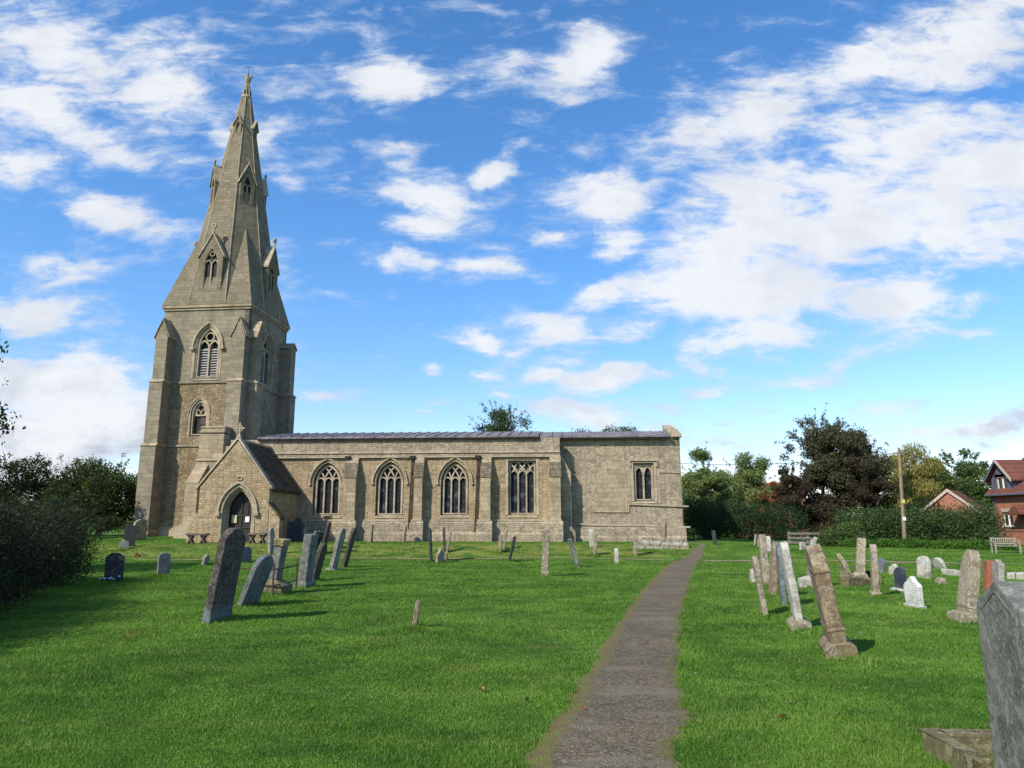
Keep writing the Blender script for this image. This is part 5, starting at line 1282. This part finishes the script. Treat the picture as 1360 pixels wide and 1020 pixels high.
# ---------------------------------------------------------------- foliage
def leaves(cent, rad, n, lsize, rg, shell=.35, droop=0.0, flat=1.0, up=0.0, aspect=.5):
    """n leaf quads spread through the clumps (cent, rad are arrays)"""
    vol = rad.prod(1) ** (2 / 3); k = rg.choice(len(cent), n, p=vol / vol.sum())
    d = rg.normal(size=(n, 3)); d /= np.linalg.norm(d, axis=1)[:, None]
    r = shell + (1 - shell) * rg.random(n) ** .45; r *= 1 + .16 * rg.normal(size=n)
    p = cent[k] + d * rad[k] * r[:, None]
    nrm = d * .8 + rg.normal(size=(n, 3)) * .7 + np.array([0, 0, up]); nrm /= np.linalg.norm(nrm, axis=1)[:, None]
    a = np.cross(nrm, rg.normal(size=(n, 3))); 
    if droop: a = a * (1 - droop) + np.array([0, 0, -1.0]) * droop
    a /= np.linalg.norm(a, axis=1)[:, None]; b = np.cross(nrm, a); b /= np.linalg.norm(b, axis=1)[:, None] + 1e-9
    L = (lsize * (.6 + .8 * rg.random(n)))[:, None]; Wd = L * aspect
    V = np.stack([p - a * L / 2, p + b * Wd / 2, p + a * L / 2, p - b * Wd / 2], 1).reshape(-1, 3)
    return V, np.arange(n * 4).reshape(-1, 4)
def crown_clumps(c, r, k, rg, cr=(.30, .48), low=-1):
    c = np.array(c, float); r = np.array(r, float); out = []; rad = []
    while len(out) < k:
        d = rg.normal(size=3); d /= np.linalg.norm(d)
        if d[2] < low: continue
        q = rg.uniform(.15, .75) if len(out) % 2 else rg.uniform(.72, .92); s_ = rg.uniform(*cr)
        out.append(c + d * r * q); rad.append(np.array([1, 1, .8]) * s_ * r.min() * rg.uniform(.8, 1.2))
    return np.array(out), np.array(rad)
def tree(name, base, trunk_h, cr_c, cr_r, k, n, ls, mat, label, group, cat='tree', seed=0, tr=.16, droop=0, aspect=.55, twigs=0, cr=(.30, .48), limbs=7, shell=.3, twig_len=1.0, low=-1):
    """base on the ground; crown centre and radii relative to the base"""
    rg = np.random.default_rng(seed + 100); o = empty(name, base); tag(o, label, cat, group)
    cc, rr_ = crown_clumps(cr_c, cr_r, k, rg, cr, low)
    V, F_ = leaves(cc, rr_, n, ls, rg, shell, droop, aspect=aspect)
    np_mesh('crown', V, F_, mat, o)
    mb = MB(); top = Vector(cr_c) + Vector((0, 0, cr_r[2] * .3))
    pts = [Vector((0, 0, -.3)), Vector((rg.normal() * .1, rg.normal() * .1, trunk_h * .5)), Vector((rg.normal() * .15, 0, trunk_h)), top]
    mb.tube(pts, [tr * 1.25, tr, tr * .8, tr * .25], 9)
    idx = rg.choice(len(cc), min(limbs, len(cc)), replace=False)
    for i in idx:
        e = Vector(cc[i]); s0 = pts[2].lerp(top, rg.uniform(0, .6)); mid = s0.lerp(e, .5) + Vector((0, 0, .12 * cr_r[2]))
        mb.tube([s0, mid, e], [tr * .45, tr * .25, tr * .08], 6)
    if twigs:
        C0 = np.array(cr_c); VL = []
        for _ in range(twigs):
            d = rg.normal(size=3); d[2] = abs(d[2]) * 1.2 + .15; d /= np.linalg.norm(d)
            s0 = C0 + d * np.array(cr_r) * .68; e = s0 + (d + rg.normal(size=3) * .3) * twig_len * rg.uniform(.6, 1.1)
            m_ = (s0 + e) / 2 + rg.normal(size=3) * .08 * twig_len
            mb.tube([s0, m_, e], [.022, .014, .006], 4, cap=False)
            VL += [s0 + (e - s0) * q for q in rg.uniform(.15, 1.05, 5)]
        VL = np.array(VL); lv, lf_ = leaves(VL, np.full((len(VL), 3), .16 * twig_len), len(VL) * 9, ls * .8, rg, .0, droop, aspect=aspect)
        np_mesh('sprays', lv, lf_, mat, o)
    mb.build('trunk', M['bark'], o, smooth=True)
    return o
def pick(px, py, D):       # a spot on the ground below this direction at distance D
    p = at(px, py, D); return Vector((p.x, p.y, H(p.x, p.y)))
def span(px0, py0, px1, py1, D):   # real size of a region seen at distance D
    a, b = at(px0, py0, D), at(px1, py1, D); return abs(b.x - a.x), abs(a.z - b.z), min(a.z, b.z), max(a.z, b.z)
def tree_box(name, x0, y0, x1, y1, D, *a, low=None, **k):
    """crown fills the region x0..x1, y0..y1 as seen at distance D"""
    e_ = (x1 - x0) * .10; x0 -= e_; x1 += e_; y0 -= 6
    wx, wz, zb, zt = span(x0, y0, x1, y1, D); b = pick((x0 + x1) / 2, 700, D)
    zb = max(zb, b.z + .1)
    zc = (zb + zt) / 2 - b.z
    return tree(name, b, max(.6, zb - b.z + .3), (0, 0, zc), (wx / 2, wx / 2 * .8, (zt - zb) / 2), *a, **k)
L = {}
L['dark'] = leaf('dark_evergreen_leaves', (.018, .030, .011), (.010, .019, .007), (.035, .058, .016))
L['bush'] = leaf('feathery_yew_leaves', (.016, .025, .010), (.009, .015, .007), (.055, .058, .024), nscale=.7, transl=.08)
L['green'] = leaf('mid_green_leaves', (.075, .12, .028), (.045, .08, .02), (.15, .20, .06))
L['birch'] = leaf('pale_birch_leaves', (.17, .22, .07), (.11, .155, .045), (.30, .34, .15), transl=.35)
L['willow'] = leaf('yellow_willow_leaves', (.27, .24, .065), (.18, .175, .045), (.40, .36, .12), transl=.35)
L['purple'] = leaf('purple_brown_leaves', (.066, .070, .033), (.046, .040, .024), (.12, .12, .06))
L['copper'] = leaf('dark_copper_leaves', (.052, .034, .024), (.030, .022, .016), (.095, .06, .038))
L['red'] = leaf('autumn_red_leaves', (.38, .10, .045), (.25, .09, .03), (.50, .18, .07), transl=.35)
L['hedge'] = leaf('dark_hedge_leaves', (.025, .050, .018), (.014, .030, .012), (.05, .09, .03))
L['dark2'] = leaf('dull_green_leaves', (.040, .062, .018), (.022, .038, .012), (.08, .11, .03))
L['laurel'] = leaf('green_hedge_leaves', (.048, .085, .025), (.028, .055, .018), (.10, .15, .05))
L['silver'] = leaf('grey_green_leaves', (.11, .15, .07), (.06, .10, .045), (.20, .24, .13), transl=.3)
L['weeds'] = leaf('rough_grass_weeds', (.07, .17, .02), (.05, .12, .015), (.12, .24, .03), transl=.35)
TB = 'trees beyond the churchyard'
# left, beyond and west of the tower
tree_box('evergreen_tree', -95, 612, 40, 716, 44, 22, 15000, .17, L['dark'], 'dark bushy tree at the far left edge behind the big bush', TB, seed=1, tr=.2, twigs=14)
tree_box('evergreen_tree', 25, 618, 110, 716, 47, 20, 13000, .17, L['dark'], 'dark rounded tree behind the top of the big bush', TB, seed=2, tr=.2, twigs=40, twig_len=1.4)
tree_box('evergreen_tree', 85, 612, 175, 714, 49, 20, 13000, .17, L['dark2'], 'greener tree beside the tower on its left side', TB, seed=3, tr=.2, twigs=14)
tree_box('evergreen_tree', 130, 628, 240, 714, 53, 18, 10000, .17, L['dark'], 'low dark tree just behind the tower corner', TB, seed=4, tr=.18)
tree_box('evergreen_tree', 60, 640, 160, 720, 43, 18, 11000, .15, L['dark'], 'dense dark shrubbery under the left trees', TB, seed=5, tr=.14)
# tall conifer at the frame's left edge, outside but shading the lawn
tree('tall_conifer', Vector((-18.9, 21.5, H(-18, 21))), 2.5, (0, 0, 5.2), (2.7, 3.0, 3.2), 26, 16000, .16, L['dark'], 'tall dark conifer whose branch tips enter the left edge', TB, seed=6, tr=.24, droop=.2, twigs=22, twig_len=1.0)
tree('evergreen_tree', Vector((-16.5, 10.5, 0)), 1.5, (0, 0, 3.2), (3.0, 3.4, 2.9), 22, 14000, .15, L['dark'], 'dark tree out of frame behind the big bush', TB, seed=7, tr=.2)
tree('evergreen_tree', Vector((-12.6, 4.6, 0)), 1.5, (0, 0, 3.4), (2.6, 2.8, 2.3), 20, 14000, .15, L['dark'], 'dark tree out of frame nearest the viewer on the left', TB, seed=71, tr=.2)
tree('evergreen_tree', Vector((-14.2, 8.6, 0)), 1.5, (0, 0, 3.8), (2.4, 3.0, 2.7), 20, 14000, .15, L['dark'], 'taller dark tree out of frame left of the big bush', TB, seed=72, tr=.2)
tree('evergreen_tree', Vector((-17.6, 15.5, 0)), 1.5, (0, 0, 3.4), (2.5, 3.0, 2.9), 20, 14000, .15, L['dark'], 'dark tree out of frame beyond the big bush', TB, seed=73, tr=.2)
# over the nave and chancel roofs
tree_box('distant_tree', 630, 546, 706, 620, 66, 20, 12000, .17, L['dark2'], 'tree top showing over the middle of the nave roof', TB, seed=8, tr=.25, twigs=26, twig_len=1.3, shell=.2)
tree_box('distant_tree', 772, 558, 846, 640, 68, 22, 13000, .18, L['dark2'], 'rounded tree top showing over the chancel roof', TB, seed=9, tr=.25)
# right, from the chancel eastwards
tree_box('birch_tree', 905, 600, 966, 712, 56, 44, 34000, .13, L['birch'], 'pale silvery birch tree right of the chancel', TB, seed=10, droop=.2, twigs=14, shell=.2)
tree_box('dark_shrub', 905, 650, 985, 715, 53, 14, 7000, .15, L['green'], 'dark green shrub at the foot of the pale birch', TB, cat='shrub', seed=11)
tree_box('birch_tree', 912, 618, 965, 712, 54, 30, 26000, .13, L['birch'], 'lower leafy birch between chancel and hedge', TB, seed=40, twigs=24, shell=.15)
tree_box('birch_tree', 960, 606, 1036, 700, 60, 42, 32000, .14, L['birch'], 'light green tree in front of the distant orange house', TB, seed=12, droop=.3, shell=.2, cr=(.26, .4), twigs=24)
tree_box('autumn_shrub', 928, 648, 965, 690, 61, 9, 2000, .17, L['red'], 'russet shrub between the two pale trees', TB, cat='shrub', seed=13)
tree_box('autumn_shrub', 1008, 640, 1045, 690, 58, 10, 2600, .17, L['red'], 'bright orange red shrub left of the dark copper tree', TB, cat='shrub', seed=14, shell=.1)
tree_box('copper_tree', 1036, 614, 1085, 712, 52, 30, 20000, .15, L['copper'], 'dark copper leaved tree in front of the large purple tree', TB, seed=15, cr=(.26, .42), twigs=30, shell=.2)
tree_box('purple_tree', 1070, 566, 1172, 708, 54, 60, 60000, .17, L['purple'], 'largest purple brown tree, dense with a feathery top', TB, seed=16, tr=.3, cr=(.24, .38), twigs=110, twig_len=1.2, shell=.3)
tree_box('purple_tree', 1046, 556, 1150, 640, 57, 20, 3600, .16, L['purple'], 'thin leafy tree rising behind the largest purple tree', TB, seed=17, cr=(.14, .26), twigs=50, shell=.1)
tree_box('copper_tree', 1130, 600, 1186, 712, 51, 20, 11000, .15, L['copper'], 'reddish brown tree at the right side of the largest purple tree', TB, seed=18)
tree_box('willow_tree', 1165, 594, 1262, 712, 60, 44, 36000, .22, L['willow'], 'yellow green weeping willow behind the timber pole', TB, seed=19, droop=.75, aspect=.28, cr=(.24, .40), shell=.25, twigs=30)
tree_box('dark_tree', 1160, 650, 1250, 716, 52, 16, 9000, .15, L['dark'], 'dark shrubbery under the yellow willow', TB, seed=20)
tree_box('green_tree', 1238, 622, 1330, 712, 62, 34, 26000, .2, L['green'], 'green tree between willow and brick house', TB, seed=21)
tree_box('poplar_tree', 1250, 604, 1322, 660, 66, 18, 2600, .22, L['silver'], 'sparse grey green tree tops behind the garage', TB, seed=22, cr=(.14, .24), shell=.05, twigs=20)
tree_box('dark_tree', 1195, 662, 1300, 716, 56, 16, 8000, .16, L['dark'], 'dark greenery around the garage', TB, seed=23)
tree_box('dark_shrub', 1040, 655, 1140, 722, 53, 16, 12000, .15, L['copper'], 'dark undergrowth below the largest purple tree', TB, cat='shrub', seed=24)
tree_box('dark_shrub', 975, 648, 1050, 716, 63, 12, 7000, .17, L['dark'], 'dark shrub in front of the distant orange house', TB, cat='shrub', seed=25)
tree_box('dark_tree', 1300, 660, 1420, 712, 60, 14, 8000, .17, L['green'], 'green tree behind the brick house', TB, seed=26)
tree_box('green_tree', 1185, 628, 1290, 712, 70, 20, 14000, .22, L['green'], 'broad green tree far behind willow and garage', TB, seed=27)
# hedges
def hedge(name, p0, p1, h0, h1, wd, n, ls, mat, label, seed, group='hedges', bump=.3, cat='hedge', k=26):
    rg = np.random.default_rng(seed); p0, p1 = Vector(p0), Vector(p1); o = empty(name, p0); tag(o, label, cat, group)
    tt = np.linspace(0, 1, k); c = []; r = []
    for q in tt:
        hh = (h0 + (h1 - h0) * q) * (1 + bump * .35 * rg.normal()); base = p0.lerp(p1, q) - p0
        for z in (.25, .55, .82):
            c.append((base.x + rg.normal() * .1, base.y + rg.normal() * .12 * wd, hh * z * .95 + H(p0.x + base.x, p0.y + base.y) - p0.z)); L_ = (p1 - p0).length / k
            r.append((max(L_ * .9, wd * .42), wd * .55 * (1.1 - .3 * z), hh * .28))
    V, F_ = leaves(np.array(c), np.array(r), n, ls, rg, .5)
    V[:, 2] = np.maximum(V[:, 2], .0)
    np_mesh('foliage', V, F_, mat, o)
    return o
a, b = pick(916, 720, 49), pick(1058, 720, 49)
hedge('dark_hedge', a, b, 2.6, 2.35, 2.2, 26000, .12, L['hedge'], 'tall dark clipped hedge right of the chancel', 31, bump=.12)
a, b = pick(1128, 720, 48), pick(1205, 720, 48)
hedge('green_hedge', a, b, 2.3, 2.1, 2.4, 15000, .13, L['laurel'], 'leafy green hedge left of the timber pole', 32)
a, b = pick(1205, 720, 47.5), pick(1318, 720, 46)
hedge('green_hedge', a, b, 2.0, 2.5, 2.4, 22000, .13, L['laurel'], 'leafy green hedge in front of the garage', 33)
a, b = pick(1088, 722, 45.7), pick(1140, 722, 45.7)
hedge('low_shrub', a, b, .9, 1.5, 1.0, 5000, .11, L['green'], 'low shrub growing through the rail fence', 34, cat='shrub')
a, b = pick(1120, 726, 43.5), pick(1345, 731, 39)
hedge('weed_strip', a, b, .42, .42, .8, 22000, .10, L['weeds'], 'strip of long grass and weeds below the green hedge', 35, group=None, cat='weeds', bump=.5, k=60)
bpy.data.objects['weed_strip']['kind'] = 'stuff'
# the big feathery bush on the left
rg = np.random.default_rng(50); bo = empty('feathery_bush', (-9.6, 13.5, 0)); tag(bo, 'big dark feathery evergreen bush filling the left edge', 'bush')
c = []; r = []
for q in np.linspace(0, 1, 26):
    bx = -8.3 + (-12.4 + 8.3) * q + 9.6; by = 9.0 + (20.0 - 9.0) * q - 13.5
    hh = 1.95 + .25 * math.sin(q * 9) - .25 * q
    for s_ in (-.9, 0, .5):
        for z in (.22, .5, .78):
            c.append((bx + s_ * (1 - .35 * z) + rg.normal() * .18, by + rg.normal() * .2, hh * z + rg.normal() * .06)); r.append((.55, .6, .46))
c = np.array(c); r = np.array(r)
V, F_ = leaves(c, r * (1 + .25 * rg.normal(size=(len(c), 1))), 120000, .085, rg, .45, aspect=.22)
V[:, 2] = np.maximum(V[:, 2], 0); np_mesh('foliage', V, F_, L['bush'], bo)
# long soft sprays
n = 9000; k_ = rg.choice(len(c), n); d = rg.normal(size=(n, 3)); d[:, 2] = np.abs(d[:, 2]) + .1; d /= np.linalg.norm(d, axis=1)[:, None]
p = c[k_] + d * r[k_] * 1.0; tip = p + d * .22 + rg.normal(size=(n, 3)) * .07; sd_ = np.cross(d, rg.normal(size=(n, 3))); sd_ /= np.linalg.norm(sd_, axis=1)[:, None]
V = np.stack([p - sd_ * .012, p + sd_ * .012, tip], 1).reshape(-1, 3); np_mesh('sprays', V, np.arange(n * 3).reshape(-1, 3), L['bush'], bo)
mb = MB(); mb.tube([(0, 0, -.3), (.05, .1, .5), (-.1, 0, 1.3)], [.16, .12, .05], 8); mb.build('stem', M['bark'], bo)
# far belt of trees closing the view behind everything
n_ = 130; cx_ = np.linspace(-120, 120, n_); c = np.stack([cx_, 92 + 3 * np.sin(cx_ * .2) + rg.normal(size=n_), 2.2 + .6 * rg.random(n_) + .5 * np.sin(cx_ * .13)], 1)
r = np.stack([np.full(n_, 2.4), np.full(n_, 2.0), 2.4 + .8 * rg.random(n_)], 1)
V, F_ = leaves(c, r, 42000, .5, rg, .5); tag(np_mesh('far_woodland', V, F_, L['green']), 'distant belt of trees closing the fields', 'woodland', kind='stuff')
c2 = c.copy(); c2[:, 2] = 1.0; 
# ---------------------------------------------------------------- grass blades on the lawn
def inside_path(x, y, mg=.0):
    l, r = pedge(y); return (x > l + mg) & (x < r - mg) & (y < PEND)
NB = 1700000; rg = np.random.default_rng(9)
y = 3.6 * (44 / 3.6) ** (rg.random(NB) ** 1.15); x = (rg.random(NB) * 2 - 1) * (.80 * y + 2.4)
keep = ~inside_path(x, y, .02 + .16 * rg.random(NB) ** 5 + .05 * np.clip(np.sin(y * 4.1) * np.sin(y * 1.7 + 2), 0, 1))
# the church footprint and cross paths stay clear
u_ = (x - CO.x) * F1.e.x + (y - CO.y) * F1.e.y; v_ = (x - CO.x) * F1.n.x + (y - CO.y) * F1.n.y
keep &= ~((v_ > -.3) & (u_ < .5)); keep &= ~((v_ > PN - .1) & (u_ > U(262)) & (u_ < U(372)))
for P_, w_ in CROSS:
    yc = np.interp(x, P_[:, 0], P_[:, 1]); keep &= ~((np.abs(y - yc) < w_ * .42) & (x > P_[0, 0]) & (x < P_[-1, 0]))
x, y = x[keep], y[keep]; n = len(x)
# extra tufts creeping over the path edges
z = hgt(x, y)
hh = (.012 + .015 * rg.random(n)) * (1 + .55 * np.clip(np.sin(x * 1.3 + np.sin(y * .9) * 2) * np.sin(y * 1.1 + x * .35), -.6, 1)) * (1 + y * .012)
wd = .00095 * y * (.7 + .6 * rg.random(n)) * .8 + .0009
az = rg.random(n) * 6.283; ln = (.25 + .75 * rg.random(n)) * hh; la = rg.random(n) * 6.283
V = np.empty((n, 3, 3)); V[:, 0] = np.stack([x - np.cos(az) * wd, y - np.sin(az) * wd, z - .004], 1); V[:, 1] = np.stack([x + np.cos(az) * wd, y + np.sin(az) * wd, z - .004], 1)
V[:, 2] = np.stack([x + np.cos(la) * ln, y + np.sin(la) * ln, z + hh], 1)
tag(np_mesh('lawn_grass', V.reshape(-1, 3), np.arange(n * 3).reshape(-1, 3), M['blade']), 'short mown grass blades of the churchyard lawn', 'grass', kind='stuff')
# longer tufts round the feet of the gravestones
pts = []
for o in list(COL.objects):
    if o.get('category') in ('gravestone', 'marker post', 'tomb', 'railing') and o.location.y < 36: pts.append((o.location.x, o.location.y, 1.0 / max(1, o.location.y / 9)))
V_ = []
for (x0, y0, s_) in pts:
    m_ = int(900 * s_) + 120; ax_ = rg.normal(size=m_) * .14; ay_ = rg.normal(size=m_) * .30; xx = x0 + ax_; yy_ = y0 + ay_; zz_ = hgt(xx, yy_)
    h_ = .03 + .07 * rg.random(m_) * np.exp(-(ax_ / .2) ** 2); w_ = .0012 * y0 + .001; a_ = rg.random(m_) * 6.283
    lx, ly = rg.normal(size=m_) * .02, rg.normal(size=m_) * .02
    V_.append(np.stack([np.stack([xx - np.cos(a_) * w_, yy_ - np.sin(a_) * w_, zz_ - .01], 1), np.stack([xx + np.cos(a_) * w_, yy_ + np.sin(a_) * w_, zz_ - .01], 1), np.stack([xx + lx, yy_ + ly, zz_ + h_], 1)], 1))
V_ = np.concatenate(V_); tag(np_mesh('grass_tufts', V_.reshape(-1, 3), np.arange(len(V_) * 3).reshape(-1, 3), M['blade']), 'longer uncut grass at the feet of the gravestones', 'grass', kind='stuff')
# daisies, and a few fallen leaves
n = 70; y = 7 * 4 ** rg.random(n); x = (rg.random(n) * 2 - 1) * .75 * y; k_ = ~inside_path(x, y); x, y = x[k_], y[k_]; z = hgt(x, y) + .045
V = []; 
for i in range(len(x)):
    s_ = .006 + .0005 * y[i]; V += [(x[i] - s_, y[i] - s_, z[i]), (x[i] + s_, y[i] - s_, z[i] + .003), (x[i] + s_, y[i] + s_, z[i]), (x[i] - s_, y[i] + s_, z[i] - .002)]
V = np.array(V); tag(np_mesh('daisies', V, np.arange(len(V)).reshape(-1, 4), wm), 'tiny white daisies scattered over the lawn', 'flowers', kind='stuff')
lf = plain('dry_brown_leaf', (.30, .13, .05), (.18, .09, .04), 30)
for i, (px, py_l, lab) in enumerate(((1040, 959, 'orange brown fallen leaf on the near right lawn'), (641, 921, 'brown fallen leaf left of the near path'), (700, 936, 'reddish leaf close to the left path edge'), (775, 948, 'dark leaf lying on the path'), (826, 860, 'small leaf on the middle of the path'))):
    g = gp(px, py_l); a0 = random.uniform(0, 6)
    mb = MB(); L_ = .035 * (1.2 if i == 0 else .8)
    pts_ = [(-L_, 0, .01), (-L_ * .4, L_ * .55, .028), (L_ * .3, L_ * .5, .03), (L_, .0, .012), (L_ * .3, -L_ * .5, .024), (-L_ * .4, -L_ * .5, .02), (0, 0, .004)]
    mb.add(pts_, [(i_, (i_ + 1) % 6, 6) for i_ in range(6)])
    tag(mb.build('fallen_leaf', lf, None, (g.x, g.y, g.z + .03), (.1, .2, a0)), lab, 'leaf', 'fallen leaves')
